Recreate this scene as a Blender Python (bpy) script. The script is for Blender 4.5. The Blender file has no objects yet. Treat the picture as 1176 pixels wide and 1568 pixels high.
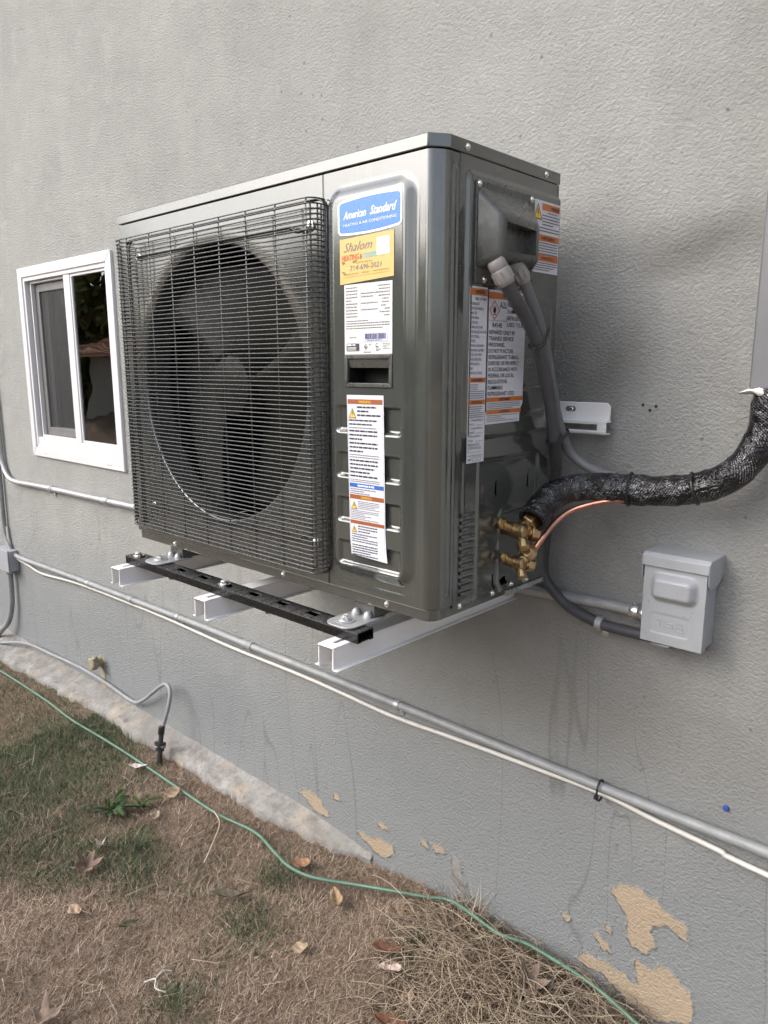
import bpy, bmesh, math, random
import numpy as np
from mathutils import Vector, Matrix, Euler

random.seed(7)
rng = np.random.default_rng(7)
scene = bpy.context.scene
COL = scene.collection

# ------------------------------------------------------------------ camera
cam_d = bpy.data.cameras.new("camera")
cam = bpy.data.objects.new("camera", cam_d)
COL.objects.link(cam)
scene.camera = cam
cam_d.sensor_fit = 'VERTICAL'
cam_d.sensor_height = 24.0
cam_d.lens = 1136.43 / 1568.0 * 24.0
cam_d.clip_start = 0.02
cam_d.clip_end = 400.0
_r = Vector((0.7339, 0.6792, -0.0009)).normalized()
_f = Vector((-0.6663, 0.7200, -0.1941)).normalized()
_u = _r.cross(_f).normalized()
_m = Matrix((_r, _u, -_f)).transposed().to_4x4()
_m.translation = Vector((0.785, -1.4636, 1.450))
cam.matrix_world = _m
scene.render.resolution_x = 768
scene.render.resolution_y = 1024

# ------------------------------------------------------------------ sky, sun, exposure
TO_SUN = Vector((-0.42, -0.66, 0.62)).normalized()
world = bpy.data.worlds.new("World")
scene.world = world
world.use_nodes = True
wn = world.node_tree.nodes
wl = world.node_tree.links
wn.clear()
sky = wn.new('ShaderNodeTexSky')
sky.sky_type = 'NISHITA'
sky.sun_disc = False
sky.sun_elevation = math.asin(TO_SUN.z)
sky.sun_rotation = math.atan2(TO_SUN.x, TO_SUN.y)
sky.air_density = 1.0
sky.dust_density = 4.0
sky.ozone_density = 1.0
hs = wn.new('ShaderNodeHueSaturation')
hs.inputs['Saturation'].default_value = 0.55
hs.inputs['Value'].default_value = 1.0
bg = wn.new('ShaderNodeBackground')
bg.inputs['Strength'].default_value = 0.15
wo = wn.new('ShaderNodeOutputWorld')
wl.new(sky.outputs['Color'], hs.inputs['Color'])
wl.new(hs.outputs['Color'], bg.inputs['Color'])
wl.new(bg.outputs['Background'], wo.inputs['Surface'])

sun_d = bpy.data.lights.new("sun", 'SUN')
sun_d.energy = 0.5
sun_d.angle = math.radians(76)
sun_d.color = (1.0, 0.99, 0.985)
sun = bpy.data.objects.new("sun", sun_d)
COL.objects.link(sun)
sun.rotation_euler = (-TO_SUN).to_track_quat('-Z', 'Y').to_euler()
sun.location = (3, -6, 8)

scene.view_settings.view_transform = 'Standard'
scene.view_settings.look = 'None'
scene.view_settings.gamma = 1.0
scene.view_settings.exposure = 1.14
scene.view_settings.use_curve_mapping = False
scene.cycles.use_denoising = True
scene.cycles.use_adaptive_sampling = True
scene.cycles.adaptive_threshold = 0.03
scene.cycles.adaptive_min_samples = 16
scene.cycles.max_bounces = 6
scene.cycles.diffuse_bounces = 3
scene.cycles.glossy_bounces = 3
scene.cycles.transparent_max_bounces = 12

# ------------------------------------------------------------------ materials
MATS = {}


class NT:
    """small helper round a node tree"""
    def __init__(self, mat):
        self.t = mat.node_tree
        self.n = self.t.nodes
        self.l = self.t.links

    def new(self, typ, **kw):
        nd = self.n.new(typ)
        for k, v in kw.items():
            setattr(nd, k, v)
        return nd

    def link(self, a, b):
        self.l.new(a, b)

    def noise(self, scale, detail=4, rough=0.55, vec=None, dist=0.0):
        nd = self.new('ShaderNodeTexNoise')
        nd.inputs['Scale'].default_value = scale
        nd.inputs['Detail'].default_value = detail
        nd.inputs['Roughness'].default_value = rough
        nd.inputs['Distortion'].default_value = dist
        if vec is not None:
            self.link(vec, nd.inputs['Vector'])
        return nd.outputs['Fac']

    def ramp(self, fac, stops):
        nd = self.new('ShaderNodeValToRGB')
        cr = nd.color_ramp
        while len(cr.elements) < len(stops):
            cr.elements.new(0.5)
        for e, (p, c) in zip(cr.elements, stops):
            e.position = p
            e.color = (c, c, c, 1) if isinstance(c, (int, float)) else (*c, 1)
        self.link(fac, nd.inputs['Fac'])
        return nd.outputs['Color']

    def math(self, op, a, b=None, clamp=False):
        nd = self.new('ShaderNodeMath', operation=op, use_clamp=clamp)
        for i, v in enumerate((a, b)):
            if v is None:
                continue
            if isinstance(v, (int, float)):
                nd.inputs[i].default_value = v
            else:
                self.link(v, nd.inputs[i])
        return nd.outputs[0]

    def mix(self, fac, a, b, blend='MIX'):
        nd = self.new('ShaderNodeMix', data_type='RGBA', blend_type=blend)
        for i, v in ((0, fac), (6, a), (7, b)):
            if isinstance(v, (int, float)):
                if i == 0:
                    nd.inputs[0].default_value = v
                else:
                    nd.inputs[i].default_value = (v, v, v, 1)
            elif isinstance(v, tuple):
                nd.inputs[i].default_value = (*v, 1)
            else:
                self.link(v, nd.inputs[i])
        return nd.outputs[2]

    def bump(self, height, strength=0.3, dist=0.002, normal=None):
        nd = self.new('ShaderNodeBump')
        nd.inputs['Strength'].default_value = strength
        nd.inputs['Distance'].default_value = dist
        self.link(height, nd.inputs['Height'])
        if normal is not None:
            self.link(normal, nd.inputs['Normal'])
        return nd.outputs['Normal']

    def coords(self, kind='Object'):
        return self.new('ShaderNodeTexCoord').outputs[kind]

    def world_pos(self):
        return self.new('ShaderNodeNewGeometry').outputs['Position']

    def mapping(self, vec, scale=(1, 1, 1), loc=(0, 0, 0), rot=(0, 0, 0)):
        nd = self.new('ShaderNodeMapping')
        nd.inputs['Scale'].default_value = scale
        nd.inputs['Location'].default_value = loc
        nd.inputs['Rotation'].default_value = rot
        self.link(vec, nd.inputs['Vector'])
        return nd.outputs['Vector']


def mat(name):
    m = bpy.data.materials.new(name)
    m.use_nodes = True
    nt = NT(m)
    b = nt.n['Principled BSDF']
    MATS[name] = m
    return nt, b


def simple(name, col, rough=0.5, metal=0.0, var=0.12, vscale=30.0, bump=0.0, bscale=200.0, ior=1.5,
           coat=0.0, rvar=0.1, bdist=0.001):
    nt, b = mat(name)
    pos = nt.world_pos()
    n = nt.noise(vscale, 5, 0.6, pos)
    lo = tuple(max(0, c * (1 - var)) for c in col)
    hi = tuple(min(1, c * (1 + var)) for c in col)
    nt.link(nt.ramp(n, [(0.3, lo), (0.7, hi)]), b.inputs['Base Color'])
    n2 = nt.noise(vscale * 2.7, 4, 0.6, pos)
    nt.link(nt.ramp(n2, [(0.3, max(0.02, rough - rvar)), (0.7, min(1, rough + rvar))]), b.inputs['Roughness'])
    b.inputs['Metallic'].default_value = metal
    b.inputs['IOR'].default_value = ior
    b.inputs['Coat Weight'].default_value = coat
    if bump > 0:
        nt.link(nt.bump(nt.noise(bscale, 3, 0.6, pos), bump, bdist), b.inputs['Normal'])
    return MATS[name]


# --- stucco: world-space, bump relief, stains and blotches with their own shapes
def stucco_material(name, base, tan=False):
    nt, b = mat(name)
    pos = nt.world_pos()
    stretched = nt.mapping(pos, scale=(0.92, 1.0, 1.12), rot=(0, math.radians(-24), 0))
    relief_a = nt.noise(135.0, 5.0, 0.68, stretched)
    relief_b = nt.noise(52.0, 2.0, 0.5, pos)
    a = nt.ramp(relief_a, [(0.34, 0.0), (0.70, 1.0)])
    h = nt.math('ADD', a, nt.math('MULTIPLY', relief_b, 0.55))
    nt.link(nt.bump(h, 0.80, 0.0046), b.inputs['Normal'])
    lo = tuple(c * 0.88 for c in base)
    hi = tuple(c * 1.09 for c in base)
    mott = nt.noise(2.3, 4, 0.62, pos)
    col = nt.ramp(mott, [(0.34, lo), (0.66, hi)])
    fine = nt.noise(60, 2, 0.7, pos)
    col = nt.mix(0.35, col, nt.ramp(fine, [(0.3, tuple(c * 0.86 for c in base)), (0.7, tuple(c * 1.12 for c in base))]))
    if not tan:
        # cloudy weathering in patches
        cl = nt.noise(5.5, 5, 0.68, nt.mapping(pos, loc=(4, 1, 2), scale=(1.0, 1.0, 1.3)), 0.6)
        col = nt.mix(nt.ramp(cl, [(0.52, 0.0), (0.70, 0.50)]), col, (base[0] * 0.80, base[1] * 0.80, base[2] * 0.79))
        cl2 = nt.noise(8.0, 4, 0.65, nt.mapping(pos, loc=(9, 3, 5)), 0.4)
        col = nt.mix(nt.ramp(cl2, [(0.52, 0.0), (0.70, 0.5)]), col, (base[0] * 1.16, base[1] * 1.16, base[2] * 1.15))
        # vertical weather streaks
        st = nt.noise(1.0, 3, 0.6, nt.mapping(pos, scale=(9.0, 1.0, 0.8)))
        col = nt.mix(nt.ramp(st, [(0.52, 0.0), (0.8, 0.22)]), col, tuple(c * 0.78 for c in base))

        warp = nt.new('ShaderNodeVectorMath', operation='ADD')
        nz = nt.new('ShaderNodeTexNoise')
        nz.inputs['Scale'].default_value = 5.0
        nz.inputs['Detail'].default_value = 5.0
        nt.link(pos, nz.inputs['Vector'])
        sc = nt.new('ShaderNodeVectorMath', operation='SCALE')
        sc.inputs['Scale'].default_value = 0.22
        nt.link(nz.outputs['Color'], sc.inputs[0])
        nt.link(pos, warp.inputs[0])
        nt.link(sc.outputs[0], warp.inputs[1])

        def blotch(cx, cz, rx, rz, dark, soft=0.5, tint=(0.72, 0.73, 0.74)):
            nonlocal col
            mp = nt.mapping(warp.outputs[0], scale=(1 / rx, 0.0, 1 / rz), loc=(-(cx + 0.11) / rx, 0, -(cz + 0.11) / rz))
            ln = nt.new('ShaderNodeVectorMath', operation='LENGTH')
            nt.link(mp, ln.inputs[0])
            fac = nt.ramp(ln.outputs['Value'], [(soft, dark), (1.0, 0.0)])
            col = nt.mix(fac, col, tuple(c * t for c, t in zip(base, tint)))
        blotch(-1.43, 0.20, 0.32, 0.18, 1.0, .35, (0.52, 0.54, 0.56))
        blotch(0.25, 1.67, 0.19, 0.085, 1.0, 0.1, (0.58, 0.57, 0.56))
        blotch(0.02, 1.44, 0.17, 0.13, 0.8, 0.1, (0.62, 0.61, 0.59))
        blotch(-2.45, 0.22, 0.40, 0.14, 0.5, 0.2)
        blotch(0.48, 0.50, 0.20, 0.46, 0.55, 0.5)
        blotch(0.43, 0.06, 0.10, 0.10, 0.7, 0.1, (0.45, 0.45, 0.45))
        blotch(-3.2, 0.10, 0.5, 0.20, 0.6, 0.2)
        blotch(-0.10, 0.66, 0.62, 0.24, 0.75, 0.1, (0.72, 0.69, 0.64))  # darker, warmer blotch on the wall below the unit
        blotch(0.55, 1.05, 0.22, 0.5, 0.5, 0.6, (0.74, 0.74, 0.74))
        blotch(-2.3, 0.55, 0.5, 0.25, 0.35, 0.1, (0.78, 0.79, 0.80))
        # wall turns a cooler, darker grey towards the bottom
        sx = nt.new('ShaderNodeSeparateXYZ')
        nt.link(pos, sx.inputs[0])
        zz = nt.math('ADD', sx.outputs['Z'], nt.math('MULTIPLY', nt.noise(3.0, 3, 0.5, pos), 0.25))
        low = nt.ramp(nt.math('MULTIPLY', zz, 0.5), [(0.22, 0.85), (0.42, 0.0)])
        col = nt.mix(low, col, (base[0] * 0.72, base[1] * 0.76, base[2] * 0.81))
        # splash specks
        vo = nt.new('ShaderNodeTexVoronoi')
        vo.inputs['Scale'].default_value = 22.0
        nt.link(pos, vo.inputs['Vector'])
        sp = nt.ramp(vo.outputs['Distance'], [(0.05, 1.0), (0.11, 0.0)])
        gate = nt.ramp(nt.noise(1.7, 3, 0.5, pos), [(0.42, 0.0), (0.56, 0.9)])
        col = nt.mix(nt.math('MULTIPLY', sp, gate), col, tuple(c * 0.5 for c in base))
        # hairline vertical cracks
        wv = nt.noise(0.9, 2, 0.5, nt.mapping(pos, scale=(3.0, 0.0, 0.45)), 1.2)
        ck = nt.math('ABSOLUTE', nt.math('SUBTRACT', wv, 0.5))
        ckm = nt.ramp(ck, [(0.0, 0.55), (0.0014, 0.0)])
        ckg = nt.ramp(nt.math('MULTIPLY', sx.outputs['Z'], 0.5), [(0.30, 1.0), (0.46, 0.0)])
        col = nt.mix(nt.math('MULTIPLY', ckm, ckg), col, tuple(c * 0.45 for c in base))
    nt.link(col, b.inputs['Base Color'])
    b.inputs['Roughness'].default_value = 0.92
    b.inputs['Specular IOR Level'].default_value = 0.25
    return MATS[name]


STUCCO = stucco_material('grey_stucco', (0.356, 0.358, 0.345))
TAN = stucco_material('tan_stucco', (0.47, 0.375, 0.27), True)


def concrete_material():
    nt, b = mat('old_concrete')
    pos = nt.world_pos()
    n1 = nt.noise(16, 7, 0.72, pos)
    col = nt.ramp(n1, [(0.3, (0.15, 0.143, 0.133)), (0.5, (0.26, 0.252, 0.24)), (0.75, (0.36, 0.352, 0.335))])
    n2 = nt.noise(5.0, 5, 0.7, nt.mapping(pos, loc=(3, 7, 1)))
    col = nt.mix(nt.ramp(n2, [(0.54, 0.0), (0.66, 0.55)]), col, (0.46, 0.37, 0.26))
    n3 = nt.noise(45, 4, 0.7, pos)
    col = nt.mix(nt.ramp(n3, [(0.50, 0.0), (0.70, 0.75)]), col, (0.16, 0.125, 0.10))
    n4 = nt.noise(2.2, 5, 0.7, nt.mapping(pos, loc=(1, 2, 9)))
    col = nt.mix(nt.ramp(n4, [(0.45, 0.0), (0.65, 0.6)]), col, (0.20, 0.19, 0.175))
    nt.link(col, b.inputs['Base Color'])
    b.inputs['Roughness'].default_value = 0.95
    nt.link(nt.bump(nt.noise(70, 6, 0.65, pos), 0.6, 0.004), b.inputs['Normal'])
    return MATS['old_concrete']


CONCRETE = concrete_material()


def soil_material():
    nt, b = mat('thatch_soil')
    pos = nt.world_pos()
    n1 = nt.noise(9, 7, 0.7, pos)
    col = nt.ramp(n1, [(0.3, (0.10, 0.070, 0.050)), (0.55, (0.20, 0.145, 0.10)), (0.75, (0.30, 0.22, 0.155))])
    fib = nt.noise(150, 4, 0.7, nt.mapping(pos, scale=(1, 1.6, 1), rot=(0, 0, 0.5)), 1.5)
    col = nt.mix(nt.ramp(fib, [(0.45, 0.0), (0.7, 0.8)]), col, (0.36, 0.28, 0.20))
    n3 = nt.noise(1.4, 4, 0.6, pos)
    sx = nt.new('ShaderNodeSeparateXYZ')
    nt.link(pos, sx.inputs[0])
    nt.link(col, b.inputs['Base Color'])
    b.inputs['Roughness'].default_value = 0.97
    b.inputs['Specular IOR Level'].default_value = 0.15
    h = nt.math('ADD', n1, nt.math('MULTIPLY', fib, 0.5))
    nt.link(nt.bump(h, 0.9, 0.012), b.inputs['Normal'])
    return MATS['thatch_soil']


SOIL = soil_material()


def attr_material(name, rough=0.75, trans=0.0, spec=0.3, mottle=0.2):
    """colour from a per-blade / per-leaf attribute (the thing's own colour) with fine mottling"""
    nt, b = mat(name)
    at = nt.new('ShaderNodeAttribute')
    at.attribute_name = 'tint'
    n = nt.noise(220, 3, 0.6, nt.world_pos())
    col = nt.mix(mottle, at.outputs['Color'], nt.mix(n, 0.4, 1.7), 'MULTIPLY')
    nt.link(col, b.inputs['Base Color'])
    b.inputs['Roughness'].default_value = rough
    b.inputs['Specular IOR Level'].default_value = spec
    if trans > 0:
        td = nt.new('ShaderNodeBsdfTranslucent')
        nt.link(col, td.inputs['Color'])
        mx = nt.new('ShaderNodeMixShader')
        mx.inputs[0].default_value = trans
        nt.link(b.outputs[0], mx.inputs[1])
        nt.link(td.outputs[0], mx.inputs[2])
        nt.link(mx.outputs[0], nt.n['Material Output'].inputs['Surface'])
    return MATS[name]


BLADE = attr_material('grass_blade', 0.75, 0.0, 0.25)
LEAF = attr_material('leaf_litter', 0.8, 0.1, 0.2, 0.5)


# --- heat pump paint: dark semi gloss powder paint
def paint_material(name, col, rough, ior, orange=0.05):
    nt, b = mat(name)
    pos = nt.world_pos()
    n = nt.noise(5, 5, 0.6, pos)
    cc = nt.ramp(n, [(0.3, tuple(c * 0.94 for c in col)), (0.7, tuple(c * 1.06 for c in col))])
    du = nt.noise(11, 6, 0.75, nt.mapping(pos, scale=(1, 1, .45)))
    cc = nt.mix(nt.ramp(du, [(0.52, 0.0), (0.75, 0.22)]), cc, (0.15, 0.148, 0.135))
    nt.link(cc, b.inputs['Base Color'])
    n2 = nt.noise(9, 6, 0.65, pos)
    nt.link(nt.ramp(n2, [(0.3, rough * 0.75), (0.75, rough * 1.35)]), b.inputs['Roughness'])
    b.inputs['IOR'].default_value = ior
    h = nt.math('ADD', nt.noise(420, 2, 0.5, pos), nt.math('MULTIPLY', nt.noise(16, 2, 0.5, pos), 6.0))
    nt.link(nt.bump(h, orange, 0.0008), b.inputs['Normal'])
    return MATS[name]


PAINT = paint_material('charcoal_paint', (0.055, 0.060, 0.055), 0.115, 2.1, 0.035)
PLASTIC = simple('dark_plastic', (0.064, 0.066, 0.061), 0.30, 0, 0.08, 20, 0.06, 500, 1.6)
WIRE = simple('guard_wire', (0.034, 0.035, 0.036), 0.26, 0, 0.1, 60, ior=1.6)
INNER = simple('cabinet_inside', (0.004, 0.004, 0.0045), 0.7, 0, 0.1, 20)
FANM = simple('fan_plastic', (0.014, 0.0148, 0.012), 0.5, 0, 0.08, 20, ior=1.25)
BLACK = simple('black_powder_coat', (0.008, 0.008, 0.009), 0.30, 0, 0.2, 40, 0.03, 300, 1.4)
WHITE_PC = simple('white_powder_coat', (0.78, 0.77, 0.775), 0.38, 0, 0.03, 12, 0.08, 350, rvar=0.06)
ZINC = simple('zinc_plate', (0.62, 0.63, 0.64), 0.30, 1.0, 0.10, 60, 0.1, 150)
SCREW = simple('bright_screw', (0.78, 0.77, 0.75), 0.25, 1.0, 0.05, 80)
BRASS = simple('brass', (0.42, 0.30, 0.16), 0.36, 1.0, 0.25, 70, 0.12, 160)
COPPER = simple('copper_tube', (0.58, 0.30, 0.22), 0.34, 1.0, 0.10, 50, 0.05, 120)
EMT = simple('galvanized_tube', (0.42, 0.43, 0.44), 0.48, 0.6, 0.14, 25, 0.12, 90)
EMT_DULL = simple('painted_tube', (0.27, 0.28, 0.285), 0.58, 0.2, 0.14, 25, 0.12, 120)
PVC_SHADED = simple('shaded_liquidtight', (0.058, 0.060, 0.068), 0.42, 0, 0.08, 30, 0.05, 200)  # grey like the other whip, its shade put into the colour
PVC_LIGHT = simple('pale_liquidtight', (0.135, 0.138, 0.150), 0.42, 0, 0.08, 30, 0.05, 200)
FITTING = simple('grey_fitting', (0.25, 0.235, 0.23), 0.5, 0, 0.10, 40, 0.1, 150)
CABLE_W = simple('white_cable', (0.58, 0.565, 0.53), 0.5, 0, 0.08, 20)
CABLE_G = simple('grey_cable', (0.25, 0.255, 0.27), 0.55, 0, 0.1, 20)
RUBBER = simple('black_rubber', (0.016, 0.016, 0.017), 0.5, 0, 0.15, 60)
VINYL = simple('white_vinyl', (0.62, 0.62, 0.635), 0.36, 0, 0.03, 8, rvar=0.05)
SASH_GREY = simple('grey_screen_frame', (0.17, 0.165, 0.165), 0.45, 0.1, 0.08, 20)
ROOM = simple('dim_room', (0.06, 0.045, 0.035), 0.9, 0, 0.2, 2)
CURTAIN = simple('pale_curtain', (0.35, 0.32, 0.27), 0.9, 0, 0.1, 9)
HOSE = simple('green_hose', (0.095, 0.185, 0.13), 0.45, 0, 0.14, 35, 0.08, 250)
DUCT = simple('grey_line_cover', (0.155, 0.157, 0.168), 0.42, 0, 0.05, 12, 0.05, 200)
CAULK = simple('white_sealant', (0.68, 0.67, 0.65), 0.6, 0, 0.06, 60, 0.4, 120, bdist=0.004)
PAPER = simple('label_paper', (0.62, 0.63, 0.69), 0.42, 0, 0.02, 20)
PAPER_W = simple('name_plate_paper', (0.66, 0.66, 0.66), 0.40, 0, 0.02, 20)
YELLOW = simple('yellow_sticker', (0.62, 0.43, 0.15), 0.40, 0, 0.04, 40)
BLUE = simple('blue_badge', (0.075, 0.22, 0.62), 0.30, 0, 0.06, 90)
WHITE_INK = simple('white_ink', (0.85, 0.86, 0.88), 0.4, 0, 0.01, 20)
INK = simple('black_ink', (0.030, 0.032, 0.042), 0.5, 0, 0.1, 20)
INK_GREY = simple('grey_ink', (0.17, 0.17, 0.185), 0.5, 0, 0.1, 20)
ORANGE = simple('orange_ink', (0.52, 0.155, 0.035), 0.45, 0, 0.06, 30)
BROWN_INK = simple('brown_ink', (0.30, 0.085, 0.03), 0.45, 0, 0.06, 30)
BLUE_INK = simple('blue_ink', (0.03, 0.12, 0.42), 0.45, 0, 0.06, 30)
HAZ_Y = simple('hazard_yellow', (0.80, 0.52, 0.05), 0.45, 0, 0.04, 30)
RED_INK = simple('red_ink', (0.60, 0.13, 0.06), 0.5, 0, 0.06, 30)
CYAN_INK = simple('cyan_ink', (0.20, 0.50, 0.55), 0.5, 0, 0.06, 30)
OLIVE_INK = simple('olive_ink', (0.24, 0.19, 0.03), 0.5, 0, 0.06, 30)
BARCODE_BG = simple('barcode_ground', (0.50, 0.53, 0.78), 0.45, 0, 0.02, 30)
BLUE_PLASTIC = simple('blue_plastic', (0.03, 0.07, 0.30), 0.4, 0, 0.1, 30)
BARK = simple('bark', (0.10, 0.075, 0.055), 0.9, 0, 0.3, 20, 0.5, 40, bdist=0.01)
ROOF_TILE = simple('clay_roof_tile', (0.55, 0.31, 0.19), 0.8, 0, 0.25, 6)
RENDER_WALL = simple('neighbour_wall_paint', (0.45, 0.40, 0.34), 0.9, 0, 0.08, 3)
FENCE = simple('fence_timber', (0.17, 0.15, 0.125), 0.85, 0, 0.3, 8)


def box_paint():
    nt, b = mat('grey_enamel')
    pos = nt.world_pos()
    base = (0.33, 0.345, 0.37)
    col = nt.ramp(nt.noise(14, 5, 0.6, pos), [(0.3, tuple(c * 0.92 for c in base)), (0.7, tuple(c * 1.06 for c in base))])
    vo = nt.new('ShaderNodeTexVoronoi')
    vo.inputs['Scale'].default_value = 120.0
    nt.link(pos, vo.inputs['Vector'])
    sp = nt.ramp(vo.outputs['Distance'], [(0.10, 1.0), (0.2, 0.0)])
    g = nt.ramp(nt.noise(30, 3, 0.6, pos), [(0.5, 0.0), (0.66, 0.8)])
    col = nt.mix(nt.math('MULTIPLY', sp, g), col, (0.10, 0.09, 0.08))
    nt.link(col, b.inputs['Base Color'])
    b.inputs['Roughness'].default_value = 0.42
    nt.link(nt.bump(nt.noise(240, 2, 0.5, pos), 0.10, 0.001), b.inputs['Normal'])
    return MATS['grey_enamel']


ENAMEL = box_paint()


def tape_material():
    """shiny black wrapping tape: wrap edges, wrinkles, white print in short slanted rows"""
    nt, b = mat('black_wrap_tape')
    uv = nt.new('ShaderNodeUVMap')
    uv.uv_map = 'UVMap'
    pos = nt.world_pos()
    sp = nt.new('ShaderNodeSeparateXYZ')
    nt.link(uv.outputs[0], sp.inputs[0])
    u, v = sp.outputs[0], sp.outputs[1]          # u: metres along, v: 0..1 round
    # spiral coordinate: one turn of tape every 120 mm
    s = nt.math('ADD', nt.math('MULTIPLY', u, 8.3), v)
    w = nt.math('ADD', s, nt.math('MULTIPLY', nt.noise(14, 2, 0.5, pos), 0.10))
    fr = nt.math('FRACT', nt.math('MULTIPLY', w, 2.0))
    rows = nt.math('FRACT', nt.math('MULTIPLY', w, 24.0))
    rowm = nt.ramp(rows, [(0.40, 0.0), (0.46, 1.0), (0.80, 1.0), (0.86, 0.0)])
    # letters break the rows up along the tape
    lt = nt.new('ShaderNodeCombineXYZ')
    nt.link(nt.math('SUBTRACT', nt.math('MULTIPLY', v, 70.0), nt.math('MULTIPLY', u, 170.0)), lt.inputs[0])
    nt.link(nt.math('FLOOR', nt.math('MULTIPLY', w, 24.0)), lt.inputs[1])
    ln = nt.noise(1.3, 2, 0.6, lt.outputs[0])
    lm = nt.ramp(ln, [(0.49, 0.0), (0.55, 1.0)])
    block = nt.ramp(nt.noise(24, 2, 0.5, pos), [(0.49, 0.0), (0.54, 1.0)])
    ink = nt.math('MULTIPLY', nt.math('MULTIPLY', rowm, lm), block)
    nt.link(nt.mix(ink, (0.007, 0.007, 0.008), (0.17, 0.175, 0.195)), b.inputs['Base Color'])
    nt.link(nt.ramp(nt.noise(60, 3, 0.5, pos), [(0.3, 0.07), (0.7, 0.22)]), b.inputs['Roughness'])
    wr = nt.noise(48, 3, 0.55, pos, 1.5)
    h = nt.math('ADD', nt.math('MULTIPLY', fr, 0.5), wr)
    nt.link(nt.bump(h, 0.9, 0.009), b.inputs['Normal'])
    return MATS['black_wrap_tape']


TAPE = tape_material()


def glass_material():
    nt, b = mat('window_glass')
    nt.n.remove(b)
    pos = nt.world_pos()
    nz = nt.noise(2.2, 2, 0.4, nt.mapping(pos, scale=(1.0, 1.0, 2.2)))
    nrm = nt.bump(nz, 0.10, 0.05)
    gl = nt.new('ShaderNodeBsdfGlossy')
    gl.inputs['Roughness'].default_value = 0.01
    gl.inputs['Color'].default_value = (0.95, 0.96, 0.95, 1)
    nt.link(nrm, gl.inputs['Normal'])
    tr = nt.new('ShaderNodeBsdfTransparent')
    tr.inputs['Color'].default_value = (0.5, 0.53, 0.52, 1)
    fr = nt.new('ShaderNodeFresnel')
    fr.inputs['IOR'].default_value = 2.6
    mx = nt.new('ShaderNodeMixShader')
    nt.link(fr.outputs[0], mx.inputs[0])
    nt.link(tr.outputs[0], mx.inputs[1])
    nt.link(gl.outputs[0], mx.inputs[2])
    nt.link(mx.outputs[0], nt.n['Material Output'].inputs['Surface'])
    return MATS['window_glass']


GLASS = glass_material()


def screen_material():
    """fly screen: fine dark weave, half see-through"""
    nt, b = mat('fly_screen')
    b.inputs['Base Color'].default_value = (0.028, 0.028, 0.03, 1)
    b.inputs['Roughness'].default_value = 0.6
    tr = nt.new('ShaderNodeBsdfTransparent')
    mx = nt.new('ShaderNodeMixShader')
    mx.inputs[0].default_value = 0.62
    nt.link(tr.outputs[0], mx.inputs[1])
    nt.link(b.outputs[0], mx.inputs[2])
    nt.link(mx.outputs[0], nt.n['Material Output'].inputs['Surface'])
    return MATS['fly_screen']


SCREEN = screen_material()


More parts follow.
